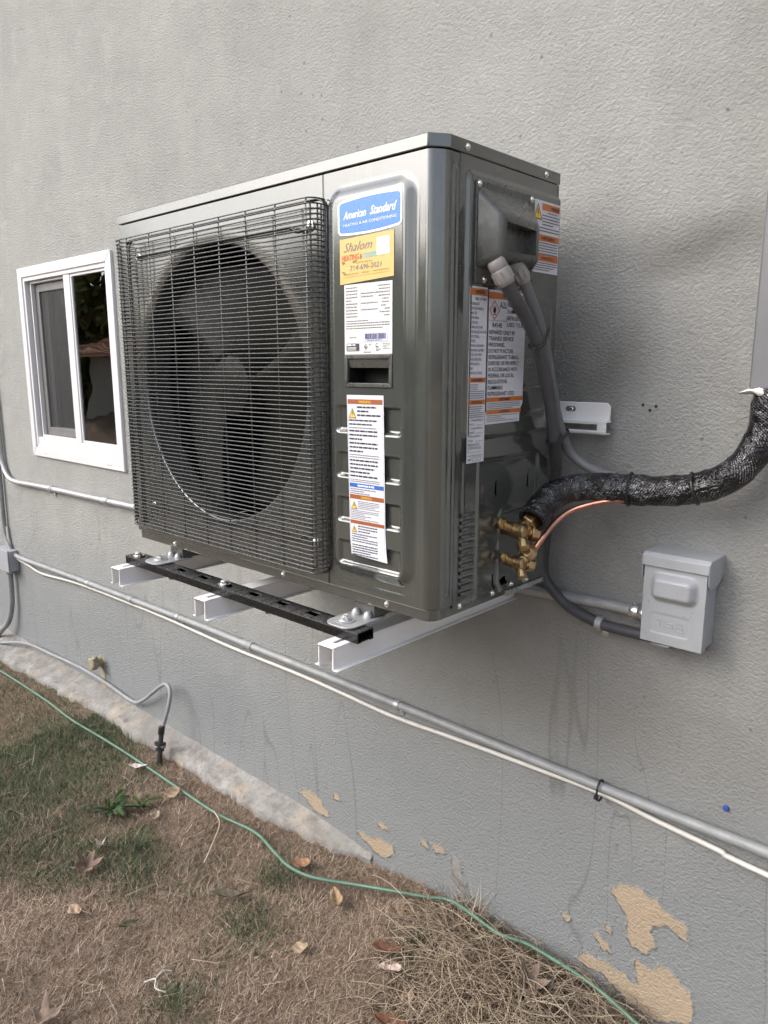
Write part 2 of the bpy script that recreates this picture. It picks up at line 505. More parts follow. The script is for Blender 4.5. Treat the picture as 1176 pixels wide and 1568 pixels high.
# ------------------------------------------------------------------ mesh helpers
class MB:
    def __init__(self):
        self.v = []
        self.f = []
        self.uv = {}

    def add(self, verts, faces):
        o = len(self.v)
        self.v += [tuple(p) for p in verts]
        self.f += [tuple(i + o for i in f) for f in faces]
        return self

    def box(self, x0, x1, y0, y1, z0, z1):
        if x0 > x1: x0, x1 = x1, x0
        if y0 > y1: y0, y1 = y1, y0
        if z0 > z1: z0, z1 = z1, z0
        v = [(x0, y0, z0), (x1, y0, z0), (x1, y1, z0), (x0, y1, z0), (x0, y0, z1), (x1, y0, z1), (x1, y1, z1), (x0, y1, z1)]
        f = [(0, 3, 2, 1), (4, 5, 6, 7), (0, 1, 5, 4), (1, 2, 6, 5), (2, 3, 7, 6), (3, 0, 4, 7)]
        return self.add(v, f)

    def quad(self, a, b, c, d):
        return self.add([a, b, c, d], [(0, 1, 2, 3)])

    def prism(self, poly, axis, a, b):
        """polygon (list of 2-D points) extruded along axis from a to b.
        axis x: points are (y,z); y: (x,z); z: (x,y)"""
        def P(p, t):
            return {'x': (t, p[0], p[1]), 'y': (p[0], t, p[1]), 'z': (p[0], p[1], t)}[axis]
        n = len(poly)
        v = [P(p, a) for p in poly] + [P(p, b) for p in poly]
        f = [tuple(range(n)), tuple(range(2 * n - 1, n - 1, -1))]
        f += [(i, i + n, (i + 1) % n + n, (i + 1) % n) for i in range(n)]
        return self.add(v, f)

    def tube(self, pts, rad, sides=12, caps=True, rfun=None):
        pts = [Vector(p) for p in pts]
        n = len(pts)
        T = []
        for i in range(n):
            a = pts[max(0, i - 1)]
            b = pts[min(n - 1, i + 1)]
            t = (b - a)
            T.append(t.normalized() if t.length > 0 else Vector((0, 0, 1)))
        ref = Vector((0, 0, 1)) if abs(T[0].z) < 0.9 else Vector((1, 0, 0))
        N = (ref - T[0] * ref.dot(T[0])).normalized()
        o = len(self.v)
        for i in range(n):
            N = (N - T[i] * N.dot(T[i]))
            if N.length < 1e-6:
                N = T[i].orthogonal()
            N.normalize()
            B = T[i].cross(N)
            r = rad[i] if hasattr(rad, '__len__') else rad
            for k in range(sides):
                a = 2 * math.pi * k / sides
                rr = r * (rfun(i, k, a) if rfun else 1.0)
                self.v.append(tuple(pts[i] + (N * math.cos(a) + B * math.sin(a)) * rr))
        for i in range(n - 1):
            for k in range(sides):
                k2 = (k + 1) % sides
                self.f.append((o + i * sides + k, o + (i + 1) * sides + k, o + (i + 1) * sides + k2, o + i * sides + k2))
        if caps:
            self.f.append(tuple(o + k for k in range(sides)))
            self.f.append(tuple(o + (n - 1) * sides + k for k in range(sides - 1, -1, -1)))
        return self

    def lathe(self, origin, axis, prof, sides=20, phase=0.0):
        """profile = [(distance along axis, radius)]"""
        origin = Vector(origin)
        axis = Vector(axis).normalized()
        N = axis.orthogonal().normalized()
        B = axis.cross(N)
        o = len(self.v)
        for (d, r) in prof:
            for k in range(sides):
                a = 2 * math.pi * k / sides + phase
                self.v.append(tuple(origin + axis * d + (N * math.cos(a) + B * math.sin(a)) * max(r, 1e-5)))
        for i in range(len(prof) - 1):
            for k in range(sides):
                k2 = (k + 1) % sides
                self.f.append((o + i * sides + k, o + i * sides + k2, o + (i + 1) * sides + k2, o + (i + 1) * sides + k))
        m = len(prof) - 1
        self.f.append(tuple(o + k for k in range(sides - 1, -1, -1)))
        self.f.append(tuple(o + m * sides + k for k in range(sides)))
        return self

    def grid(self, us, vs, fn, skip=None):
        o = len(self.v)
        nu, nv = len(us), len(vs)
        for v in vs:
            for u in us:
                self.v.append(tuple(fn(u, v)))
        for j in range(nv - 1):
            for i in range(nu - 1):
                if skip and skip((us[i] + us[i + 1]) / 2, (vs[j] + vs[j + 1]) / 2):
                    continue
                a = o + j * nu + i
                self.f.append((a, a + 1, a + nu + 1, a + nu))
        return self

    def mesh(self, name, smooth=None):
        me = bpy.data.meshes.new(name)
        me.from_pydata(self.v, [], self.f)
        bm = bmesh.new()
        bm.from_mesh(me)
        bmesh.ops.recalc_face_normals(bm, faces=bm.faces)
        bm.to_mesh(me)
        bm.free()
        if smooth is not None:
            me.polygons.foreach_set('use_smooth', [True] * len(me.polygons))
            me.set_sharp_from_angle(angle=math.radians(smooth))
        me.update()
        return me

    def build(self, name, material, parent=None, smooth=40, bevel=0.0, seg=2):
        me = self.mesh(name, smooth)
        return put(name, me, material, parent, bevel, seg)


def put(name, me, material, parent=None, bevel=0.0, seg=2, loc=None, rot=None):
    o = bpy.data.objects.new(name, me)
    COL.objects.link(o)
    if material is not None and len(me.materials) == 0:
        me.materials.append(material)
    if parent is not None:
        o.parent = parent
        if parent.type == 'EMPTY':
            o.matrix_parent_inverse = Matrix.Translation(-parent.location)
    if loc is not None:
        o.location = loc
    if rot is not None:
        o.rotation_euler = rot
    if bevel > 0:
        md = o.modifiers.new('bevel', 'BEVEL')
        md.width = bevel
        md.segments = seg
        md.limit_method = 'ANGLE'
        md.angle_limit = math.radians(35)
        md.harden_normals = False
    return o


def thing(name, label, cat, loc, group=None):
    o = bpy.data.objects.new(name, None)
    COL.objects.link(o)
    o.empty_display_size = 0.05
    o.location = loc
    return tag(o, label, cat, group)


def tag(o, label, cat, group=None):
    o['label'] = label
    o['category'] = cat
    if group:
        o['group'] = group
    return o


def kind(o, k):
    o['kind'] = k
    return o


def spline(pts, per=8):
    """Catmull-Rom through the points"""
    P = [Vector(p) for p in pts]
    P = [P[0] * 2 - P[1]] + P + [P[-1] * 2 - P[-2]]
    out = []
    for i in range(1, len(P) - 2):
        p0, p1, p2, p3 = P[i - 1:i + 3]
        for k in range(per):
            t = k / per
            out.append(0.5 * ((2 * p1) + (p2 - p0) * t + (2 * p0 - 5 * p1 + 4 * p2 - p3) * t * t + (3 * p1 - p0 - 3 * p2 + p3) * t ** 3))
    out.append(P[-2])
    return out


def sstep(a, b, x):
    t = min(1.0, max(0.0, (x - a) / (b - a)))
    return t * t * (3 - 2 * t)


def lin(a, b, step):
    n = max(1, int(round((b - a) / step)))
    return [a + (b - a) * i / n for i in range(n + 1)]


def sd_rr(x, y, x0, x1, y0, y1, r):
    """signed distance to a rounded rectangle (negative inside)"""
    cx, cy = (x0 + x1) / 2, (y0 + y1) / 2
    qx = abs(x - cx) - (x1 - x0) / 2 + r
    qy = abs(y - cy) - (y1 - y0) / 2 + r
    return math.hypot(max(qx, 0), max(qy, 0)) + min(max(qx, qy), 0) - r


def rr_poly(x0, x1, y0, y1, r, n=5):
    out = []
    for cx, cy, a0 in ((x1 - r, y1 - r, 0), (x0 + r, y1 - r, 90), (x0 + r, y0 + r, 180), (x1 - r, y0 + r, 270)):
        for k in range(n + 1):
            a = math.radians(a0 + 90 * k / n)
            out.append((cx + r * math.cos(a), cy + r * math.sin(a)))
    return out


# flat lettering -------------------------------------------------------
_txt_cache = {}


def text_geo(body, shear=0.0, bold=0.0):
    key = (body, shear, bold)
    if key in _txt_cache:
        return _txt_cache[key]
    cu = bpy.data.curves.new('txt', 'FONT')
    cu.body = body
    cu.size = 1.0
    cu.shear = shear
    cu.offset = bold
    cu.resolution_u = 2
    cu.fill_mode = 'FRONT'
    ob = bpy.data.objects.new('txt', cu)
    me = bpy.data.meshes.new_from_object(ob)
    v = [(p.co.x, p.co.y) for p in me.vertices]
    f = [tuple(q.vertices) for q in me.polygons]
    bpy.data.objects.remove(ob)
    bpy.data.curves.remove(cu)
    bpy.data.meshes.remove(me)
    xs = [p[0] for p in v]
    ys = [p[1] for p in v]
    g = (v, f, min(xs), max(xs), min(ys), max(ys))
    _txt_cache[key] = g
    return g


class Sticker:
    """flat print on a plane: u to the right, v up, out = outward normal"""
    def __init__(self, origin, udir, vdir, out):
        self.o, self.ud, self.vd, self.out = Vector(origin), Vector(udir), Vector(vdir), Vector(out)
        self.layers = {}

    def P(self, u, v, d=0.0):
        return tuple(self.o + self.ud * u + self.vd * v + self.out * d)

    def lay(self, key):
        return self.layers.setdefault(key, MB())

    def poly(self, key, pts, d):
        self.lay(key).add([self.P(u, v, d) for u, v in pts], [tuple(range(len(pts)))])

    def rect(self, key, u0, u1, v0, v1, d):
        self.poly(key, [(u0, v0), (u1, v0), (u1, v1), (u0, v1)], d)

    def text(self, key, body, u, v, h, w=None, d=0.0009, shear=0.0, bold=0.0, rot=0.0, align='L'):
        V, F, x0, x1, y0, y1 = text_geo(body, shear, bold)
        cap = 0.70
        sy = h / cap
        sx = (w / (x1 - x0)) if w else sy
        off = {'L': 0.0, 'C': -(x1 - x0) * sx / 2, 'R': -(x1 - x0) * sx}[align]
        c, s = math.cos(rot), math.sin(rot)
        pts = []
        for x, y in V:
            a, b = (x - x0) * sx + off, y * sy
            pts.append(self.P(u + a * c - b * s, v + a * s + b * c, d))
        self.lay(key).add(pts, F)

    def lines(self, key, u0, u1, vtop, rows, pitch, h, d=0.0009, fill=0.85, rng_=random):
        """rows of tiny illegible print as word-length dashes"""
        for r in range(rows):
            v = vtop - r * pitch
            end = u1 if rng_.random() < 0.65 else u0 + (u1 - u0) * rng_.uniform(0.45, 0.9)
            x = u0
            while x < end:
                w = rng_.uniform(1.2, 4.5) * h
                self.rect(key, x, min(x + w, end), v - h, v, d)
                x += w + h * 0.55

    def tri_sign(self, u, v, s, d=0.0009):
        self.poly('sign', [(u, v), (u + s, v), (u + s / 2, v + s * 0.95)], d)
        k = s * 0.11
        self.lay('black')
        for a, b in (((u, v), (u + s, v)), ((u + s, v), (u + s / 2, v + s * .95)), ((u + s / 2, v + s * .95), (u, v))):
            dx, dy = b[0] - a[0], b[1] - a[1]
            L = math.hypot(dx, dy)
            nx, ny = -dy / L * k * .5, dx / L * k * .5
            self.poly('black', [a, b, (b[0] + nx, b[1] + ny), (a[0] + nx, a[1] + ny)], d + 0.0002)
        c = u + s / 2
        self.poly('black', [(c - .06 * s, v + .62 * s), (c + .07 * s, v + .62 * s), (c + .02 * s, v + .45 * s), (c + .09 * s, v + .45 * s),
                            (c - .02 * s, v + .14 * s), (c, v + .36 * s), (c - .08 * s, v + .36 * s)], d + 0.0002)

    def diamond(self, u, v, s, d=0.0009):
        w = s * 0.09
        for a, b in (((u, v - s), (u + s, v)), ((u + s, v), (u, v + s)), ((u, v + s), (u - s, v)), ((u - s, v), (u, v - s))):
            dx, dy = u - (a[0] + b[0]) / 2, v - (a[1] + b[1]) / 2
            L = math.hypot(dx, dy)
            dx, dy = dx / L * w, dy / L * w
            self.poly('red', [a, b, (b[0] + dx, b[1] + dy), (a[0] + dx, a[1] + dy)], d)
        fl = [(-.28, -.1), (-.18, .12), (-.22, .3), (-.05, .22), (.02, .52), (.16, .2), (.2, .3), (.28, .0), (.16, -.28), (-.14, -.3)]
        self.poly('black', [(u + a * s, v + b * s) for a, b in fl], d)
        self.rect('black', u - .26 * s, u + .26 * s, v - .48 * s, v - .40 * s, d)


# ================================================================== SETTING
def gz(x, y):
    """lawn height; a little higher where it banks against the wall on the right"""
    base = -0.056
    bank = sstep(-0.75, -0.35, x) * 0.040 * sstep(-0.7, -0.05, y)
    fall = sstep(0.0, 0.5, x) * 0.022
    n = 0.006 * math.sin(5.1 * x + 1.3) * math.sin(4.3 * y + .7) + 0.0035 * math.sin(13.7 * x + 3.1 * y) + 0.003 * math.sin(17.3 * y - 8.1 * x + 2.0)
    return base + bank - fall + n


def gz_np(x, y):
    def ss(a, b, v):
        t = np.clip((v - a) / (b - a), 0, 1)
        return t * t * (3 - 2 * t)
    n = 0.006 * np.sin(5.1 * x + 1.3) * np.sin(4.3 * y + .7) + 0.0035 * np.sin(13.7 * x + 3.1 * y) + 0.003 * np.sin(17.3 * y - 8.1 * x + 2.0)
    return -0.056 + ss(-0.75, -0.35, x) * 0.040 * ss(-0.7, -0.05, y) - ss(0.0, 0.5, x) * 0.022 + n


xs = [-60, -30, -15, -9, -6.5] + lin(-5.0, 2.0, 0.04) + [3, 5, 9, 15, 30, 60]
ys = [-60, -30, -15, -9, -6, -4.5, -3.5, -3.0] + lin(-2.6, 0.04, 0.04)
g = MB().grid(xs, ys, lambda x, y: (x, y, gz(x, y)))
kind(g.build('lawn', SOIL, smooth=180), 'structure')

# ---- house wall with its window opening, footing and peeled paint
house = thing('house_wall', 'grey stucco house wall with a white sliding window and peeling paint low down', 'wall', (-1.0, 0.0, -0.06))
WX0, WX1, WZ0, WZ1 = -2.81, -1.99, 1.055, 1.858      # rough opening
w = MB()
w.grid([-12, WX0, WX1, 6], [-0.4, WZ0, WZ1, 5.2], lambda x, z: (x, 0.0, z),
       skip=lambda x, z: WX0 < x < WX1 and WZ0 < z < WZ1)
for a, b in (((WX0, WZ0), (WX1, WZ0)), ((WX1, WZ0), (WX1, WZ1)), ((WX1, WZ1), (WX0, WZ1)), ((WX0, WZ1), (WX0, WZ0))):
    w.quad((a[0], 0, a[1]), (b[0], 0, b[1]), (b[0], .12, b[1]), (a[0], .12, a[1]))
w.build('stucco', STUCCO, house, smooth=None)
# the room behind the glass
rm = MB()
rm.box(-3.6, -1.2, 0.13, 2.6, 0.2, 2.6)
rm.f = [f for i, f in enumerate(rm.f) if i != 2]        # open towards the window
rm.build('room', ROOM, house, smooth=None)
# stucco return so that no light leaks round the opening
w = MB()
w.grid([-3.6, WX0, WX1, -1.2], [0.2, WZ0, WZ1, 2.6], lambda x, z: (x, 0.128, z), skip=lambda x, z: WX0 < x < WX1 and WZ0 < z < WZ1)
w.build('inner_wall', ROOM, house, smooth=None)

# footing: sloped skirt of old concrete, broken off at its right end
FW = [(-12, .21), (-4.0, .20), (-2.99, .150), (-2.36, .108), (-1.82, .097), (-1.40, .088), (-1.05, .082), (-0.86, .072), (-0.72, .042), (-0.62, .006)]


def foot_w(x):
    for (a, wa), (b, wb) in zip(FW, FW[1:]):
        if a <= x <= b:
            return wa + (wb - wa) * (x - a) / (b - a)
    return 0.005


def foot(x, t):
    wdt = foot_w(x) + 0.007 * math.sin(9.3 * x) + 0.005 * math.sin(23.0 * x + 1) + 0.004 * math.sin(57 * x)
    jr = random.Random(int(x * 4000) * 31 + int(t) * 7)
    wdt = max(wdt + jr.uniform(-.006, .006), 0.004)
    zt = -0.008 - 0.02 * sstep(-0.95, -0.62, x)
    prof = [(0.0, zt + .012), (0.12, zt + .004), (0.45, zt - 0.004), (0.72, zt - 0.010), (0.90, zt - 0.017), (0.97, zt - 0.028), (1.0, zt - 0.045), (1.01, -0.14)]
    i = int(t)
    fr, z = prof[i]
    z += 0.004 * math.sin(31 * x + 5 * i) * (0.3 + fr) if i < 6 else 0
    z += jr.uniform(-.0035, .0035) * (1 if 0 < i < 7 else 0)
    return (x, -0.0005 - fr * wdt, z)


w = MB().grid(lin(-12, -4.2, .3) + lin(-4.16, -0.62, 0.022), list(range(8)), foot)
w.build('footing', CONCRETE, house, smooth=50)


def ragged(poly, it=4, amp=0.20):
    rr = random.Random(len(poly) * 13 + int(abs(poly[0][0]) * 1000))
    P = [Vector((a, b)) for a, b in poly]
    for _ in range(it):
        Q = []
        for i, p in enumerate(P):
            q = P[(i + 1) % len(P)]
            d = q - p
            m = (p + q) / 2 + Vector((-d.y, d.x)) * rr.uniform(-amp, amp)
            Q += [p, m]
        P = Q
    return [(p.x, p.y) for p in P]


PEEL = [
    [(.139, .261), (.165, .29), (.185, .296), (.202, .308), (.225, .292), (.25, .30), (.271, .278), (.295, .272), (.321, .266), (.327, .229), (.30, .236), (.268, .243),
     (.246, .228), (.239, .21), (.256, .178), (.236, .146), (.215, .15), (.197, .148), (.187, .185), (.184, .221), (.16, .243)],
    [(.063, .035), (.083, .062), (.12, .064), (.16, .068), (.19, .072), (.205, .055), (.225, .06), (.217, .09), (.214, .128), (.225, .118), (.25, .118), (.266, .142), (.30, .135), (.338, .115),
     (.346, .072), (.335, .03), (.29, .004), (.23, .00), (.175, .012), (.148, .028), (.10, .028)],
    [(.105, .128), (.12, .137), (.128, .125), (.147, .12), (.152, .1), (.13, .098), (.122, .112)],
    [(.02, .135), (.04, .145), (.048, .128), (.03, .122)],
    [(.135, .17), (.15, .172), (.15, .15), (.138, .152)],
    [(-.968, .044), (-.93, .066), (-.88, .073), (-.854, .069), (-.835, .045), (-.809, .023), (-.84, .018), (-.887, .012), (-.91, .03)],
    [(-.70, .03), (-.66, .04), (-.62, .035), (-.58, .052), (-.539, .052), (-.526, .021), (-.56, -.004), (-.62, -.002), (-.66, .012)],
    [(-.605, .10), (-.575, .107), (-.552, .092), (-.58, .085)],
    [(-.432, .125), (-.405, .128), (-.40, .105), (-.425, .104)],
    [(-.39, .127), (-.352, .142), (-.338, .12), (-.372, .106)],
    [(-.305, .135), (-.285, .12), (-.283, .085), (-.262, .06), (-.285, .05), (-.31, .075), (-.316, .11)],
    [(-.79, .112), (-.765, .118), (-.757, .10), (-.785, .098)],
]
for i, poly in enumerate(PEEL):
    p = MB()
    pts = ragged(poly)
    p.add([(x, -0.0012, z) for x, z in pts], [tuple(range(len(pts)))])
    pp = p.build('peeled_patch', TAN if i not in (10,) else CONCRETE, house, smooth=None)
    q = MB()
    rim = []
    for k, (a, b) in enumerate(pts):
        t_ = Vector(pts[(k + 1) % len(pts)]) - Vector(pts[k - 1])
        n_ = Vector((t_.y, -t_.x))
        n_ = n_.normalized() if n_.length > 0 else n_
        wd_ = .0050 + .0022 * math.sin(k * 1.7)
        lift_ = .0026 + .0012 * math.sin(k * .37 + i)
        rim.append((a, b, a - n_.x * wd_, b - n_.y * wd_, lift_))
    for k in range(len(rim)):
        r0, r1 = rim[k], rim[(k + 1) % len(rim)]
        q.quad((r0[0], -r0[4], r0[1]), (r1[0], -r1[4], r1[1]), (r1[2], -.0006, r1[3]), (r0[2], -.0006, r0[3]))
    q.build('flaked_edge', STUCCO, pp, smooth=None)
# three leftover drill holes beside the rail
for hx, hz in ((.143, 1.371), (.158, 1.361), (.170, 1.369)):
    p = MB().lathe((hx, -0.0015, hz), (0, 1, 0), [(0, 0.0032), (0.0005, 0.003)], 10)
    p.build('drill_hole', RUBBER, house, smooth=None)

# ---- window
win = MB()


def ring(mb, x0, x1, z0, z1, wd, y0, y1):
    """rectangular frame of four mitred bars"""
    o = [(x0, z0), (x1, z0), (x1, z1), (x0, z1)]
    n = [(x0 + wd, z0 + wd), (x1 - wd, z0 + wd), (x1 - wd, z1 - wd), (x0 + wd, z1 - wd)]
    for i in range(4):
        j = (i + 1) % 4
        a, b, c, d = o[i], o[j], n[j], n[i]
        v = [(p[0], y0, p[1]) for p in (a, b, c, d)] + [(p[0], y1, p[1]) for p in (a, b, c, d)]
        mb.add(v, [(0, 1, 2, 3), (7, 6, 5, 4), (0, 4, 5, 1), (1, 5, 6, 2), (2, 6, 7, 3), (3, 7, 4, 0)])
    return mb


window = MB()
ring(window, -2.835, -1.968, 1.032, 1.880, 0.042, -0.013, 0.004)
window = window.build('window', VINYL, house, smooth=30, bevel=0.003)
ring(MB(), -2.798, -2.005, 1.069, 1.843, 0.022, -0.007, 0.10).build('inner_frame', VINYL, window, smooth=30, bevel=0.002)
MB().box(-2.776, -2.027, -0.005, 0.10, 1.0905, 1.122).build('sill', VINYL, window, smooth=30, bevel=0.002)
MB().box(-2.392, -2.338, -0.004, 0.05, 1.1225, 1.8205).build('mullion', VINYL, window, smooth=30, bevel=0.002)
ring(MB(), -2.3375, -2.0275, 1.1225, 1.8205, 0.011, 0.000, 0.045).build('fixed_sash', VINYL, window, smooth=30, bevel=0.0015)
MB().box(-2.3265, -2.0385, 0.006, 0.012, 1.1335, 1.8095).build('pane', GLASS, window, smooth=None)
ring(MB(), -2.760, -2.3925, 1.1225, 1.8205, 0.010, 0.010, 0.026).build('screen_track', VINYL, window, smooth=30, bevel=0.001)
ring(MB(), -2.749, -2.3935, 1.1335, 1.8095, 0.036, 0.0275, 0.040).build('screen_frame', SASH_GREY, window, smooth=30, bevel=0.002)
MB().quad((-2.713, .034, 1.1695), (-2.4295, .034, 1.1695), (-2.4295, .034, 1.7735), (-2.713, .034, 1.7735)).build('fly_screen', SCREEN, window, smooth=None)
ring(MB(), -2.758, -2.388, 1.124, 1.819, 0.044, 0.052, 0.085).build('sliding_sash', VINYL, window, smooth=30, bevel=0.002)
MB().box(-2.714, -2.432, 0.066, 0.071, 1.168, 1.775).build('pane', GLASS, window, smooth=None)
for wx in (-2.70, -2.09):
    MB().box(wx - .018, wx + .018, -0.0155, -0.010, 1.050, 1.056).build('weep_cover', VINYL, window, smooth=30, bevel=0.001)
# things seen dimly through the pane: part of the room
cu = MB()
cu.grid(lin(-2.36, -2.0, 0.01), [1.0, 1.4, 1.95], lambda x, z: (x, 0.33 + 0.014 * math.sin(x * 120), z))
cu.build('curtain', CURTAIN, house, smooth=60).location = (0.30, 0, 0)

# ================================================================== BEHIND THE CAMERA (seen in reflections)
ngh = thing('neighbour_house', 'low house with a clay tile roof mirrored in the window pane', 'house', (-15, -9.0, -0.05))
MB().box(-21, -10, -14, -9, -0.1, 1.62).build('wall', RENDER_WALL, ngh, smooth=None)
rf = MB()
rf.prism([(-14.6, 1.52), (-8.4, 1.52), (-8.4, 1.66), (-11.5, 2.55), (-14.6, 1.66)], 'x', -21.6, -9.4)
roof = rf.build('roof', ROOF_TILE, ngh, smooth=None)
for i in range(6):
    MB().tube([(-21.6, -8.42 - .5 * i, 1.70 + .145 * i), (-9.4, -8.42 - .5 * i, 1.70 + .145 * i)], 0.06, 8).build('tile_course', ROOF_TILE, roof, smooth=60)
MB().box(-13.6, -12.5, -9.05, -8.96, -0.06, 1.5).build('door', FENCE, ngh, smooth=None)
MB().box(-17.5, -15.8, -9.05, -8.96, 0.7, 1.4).build('window', VINYL, ngh, smooth=None)

fence = thing('board_fence', 'brown timber board fence across the lawn mirrored in the dark panel', 'fence', (-2, -7.4, -0.05))
bd = MB().box(-0.095, 0.095, -0.012, 0.012, -0.06, 1.78).mesh('board')
bd.materials.append(FENCE)
for i in range(64):
    put('board', bd, None, fence, loc=(-9.3 + i * 0.2, -7.4, random.uniform(-.015, .015)))
for zz in (0.3, 1.4):
    MB().box(-9.4, 3.5, -7.46, -7.415, zz, zz + .09).build('rail', FENCE, fence, smooth=None)


def leaf_cloud(n, rx, ry, rz, size, seed, tone):
    rg = np.random.default_rng(seed)
    # clumps of leaves through the crown
    k = 26
    c = rg.normal(size=(k, 3))
    c /= np.linalg.norm(c, axis=1)[:, None]
    c *= rg.uniform(0.35, 1.0, k)[:, None]
    idx = rg.integers(0, k, n)
    p = (c[idx] + rg.normal(size=(n, 3)) * 0.17) * np.array([rx, ry, rz])
    d = rg.normal(size=(n, 3))
    d /= np.linalg.norm(d, axis=1)[:, None]
    e = np.cross(d, rg.normal(size=(n, 3)))
    e /= np.linalg.norm(e, axis=1)[:, None]
    s = size * rg.uniform(.6, 1.3, n)[:, None]
    V = np.stack([p - d * s, p - e * s * .55, p + d * s, p + e * s * .55], 1).reshape(-1, 3)
    F = np.arange(n * 4).reshape(-1, 4)
    col = np.array(tone)[None] * rg.uniform(.6, 1.5, (n, 1)) * np.array([1, 1, 1])[None]
    return quads_mesh('crown', V, F, np.repeat(col, 4, 0))


def quads_mesh(name, V, F, col):
    me = bpy.data.meshes.new(name)
    nv, nf = len(V), len(F)
    me.vertices.add(nv)
    me.vertices.foreach_set('co', V.astype(np.float32).ravel())
    me.loops.add(nf * 4)
    me.loops.foreach_set('vertex_index', F.astype(np.int32).ravel())
    me.polygons.add(nf)
    me.polygons.foreach_set('loop_start', np.arange(0, nf * 4, 4, dtype=np.int32))
    at = me.color_attributes.new('tint', 'FLOAT_COLOR', 'POINT')
    rgba = np.ones((nv, 4), np.float32)
    rgba[:, :3] = col
    at.data.foreach_set('color', rgba.ravel())
    me.update(calc_edges=True)
    me.validate()
    return me


crowns = [leaf_cloud(7000, 1.5, 1.3, 1.15, 0.13, 3, (.11, .13, .05)), leaf_cloud(7000, 1.2, 1.2, 1.5, 0.13, 5, (.15, .14, .05))]
for m_ in crowns:
    m_.materials.append(LEAF)
TREES = [(-7.6, -9.2, 1.75, 0, 1.0, 'rounded leafy tree behind the fence at the end nearest the tiled house'),
         (-4.9, -9.6, 1.65, 1, .95, 'second leafy tree behind the fence counted from the tiled house'),
         (-2.2, -9.3, 1.60, 0, .95, 'third leafy tree behind the fence counted from the tiled house'),
         (0.9, -9.8, 1.70, 1, 1.0, 'fourth leafy tree behind the fence farthest from the tiled house'),
         (-11.5, -15.8, 2.9, 1, 1.5, 'tall tree rising behind the tiled roof near its right gable'),
         (-16.5, -16.5, 3.2, 0, 1.9, 'broad tree rising behind the middle of the tiled roof'),
         (-23.5, -10.5, 2.6, 1, 1.8, 'tree standing beside the far end of the tiled house')]
for (tx, ty, tz, ci, s, lab) in TREES:
    t = thing('garden_tree', lab, 'tree', (tx, ty, -0.06), 'trees across the lawn, seen only as reflections')
    MB().tube([(tx, ty, -.1), (tx + .05, ty, tz * .5), (tx, ty + .04, tz)], [.13 * s, .10 * s, .05 * s], 8).build('trunk', BARK, t, smooth=60)
    o = put('crown', crowns[ci], None, t, loc=(tx, ty, tz), rot=(0, 0, tx))
    o.scale = (s, s, s)

# ================================================================== HEAT PUMP
FY, BY = -0.4904, -0.120
UX0, UZ0, UZ1 = -1.004, 1.0, 1.81
hp = thing('heat_pump', 'charcoal outdoor heat pump with a wire fan guard mounted on a white wall bracket', 'heat pump', (-0.5, -0.305, 1.0))

# base pan, lid, back and left sides
bp = MB()
bp.prism([(UX0 + .004, FY + .004), (-.024, FY + .004), (-.014, FY + .007), (-.007, FY + .016), (-.004, FY + .03), (-.004, BY - .003), (UX0 + .004, BY - .003)], 'z', 1.0, 1.0215)
bp.build('base_pan', PAINT, hp, smooth=30, bevel=0.0015)
lid = MB()
lid.prism([(UX0 - .0015, FY - .002), (-.021, FY - .002), (-.019, FY - .0015), (.0005, FY + .0275), (.002, FY + .03), (.002, BY + .002), (UX0 - .0015, BY + .002)], 'z', 1.7885, UZ1)
lid.build('top_lid', PAINT, hp, smooth=25, bevel=0.002)
MB().box(UX0, UX0 + .004, FY + .004, BY - .004, 1.022, 1.788).build('left_side', PAINT, hp, bevel=0.001)
MB().box(UX0 + .004, -.004, BY - .008, BY - .004, 1.022, 1.788).build('back_coil', INNER, hp)
MB().box(-.262, -.258, FY + .012, BY - .010, 1.022, 1.787).build('partition', INNER, hp)

# --- service panel: front face, rounded corner and side strip in one pressed sheet
prof = [((x, FY), (0, -1)) for x in lin(-.2635, -.021, .0028)]
prof += [((-.0155, FY + .0030), (.35, -.94)), ((-.0125, FY + .0058), (.62, -.78)), ((-.0045, FY + .0180), (.80, -.60)), ((-.0015, FY + .0235), (.93, -.35))]
prof += [((0.0, y), (1, 0)) for y in lin(FY + .030, -.4335, .0022)]
HX0, HX1, HZ0, HZ1 = -.1978, -.0871, 1.414, 1.466
POCKETS = [(1.331, 1.376), (1.247, 1.290), (1.162, 1.205), (1.078, 1.121)]


def panel_h(i, z):
    (x, y), n = prof[i]
    if n[0] == 0:
        d = sd_rr(x, z, -.2545, -.0375, 1.052, 1.7605, .040)
        h = .0115 * sstep(0.0, -.0255, d)
        for a, b in POCKETS:
            inx = sstep(-.228, -.219, x) * (1 - sstep(-.073, -.064, x))
            h -= .0075 * inx * sstep(a - .0035, a + .0040, z) * (1 - sstep(b - .0025, b + .0025, z))
        # shallow pressed line low on the front
        h -= .0016 * sstep(-.24, -.225, x) * (1 - sstep(-.075, -.055, x)) * math.exp(-((z - 1.036) / .004) ** 2)
        return h
    if n[0] == 1:
        t = sstep(1.03, 1.06, z) * (1 - sstep(1.755, 1.772, z))
        return .0022 * math.exp(-((y + .4475) / .0030) ** 2) * t - .0016 * math.exp(-((y + .4395) / .0022) ** 2) * t
    return 0.0


def panel_pt(i, z):
    i = int(i)
    (x, y), n = prof[i]
    h = panel_h(i, z)
    return (x + n[0] * h, y + n[1] * h, z)


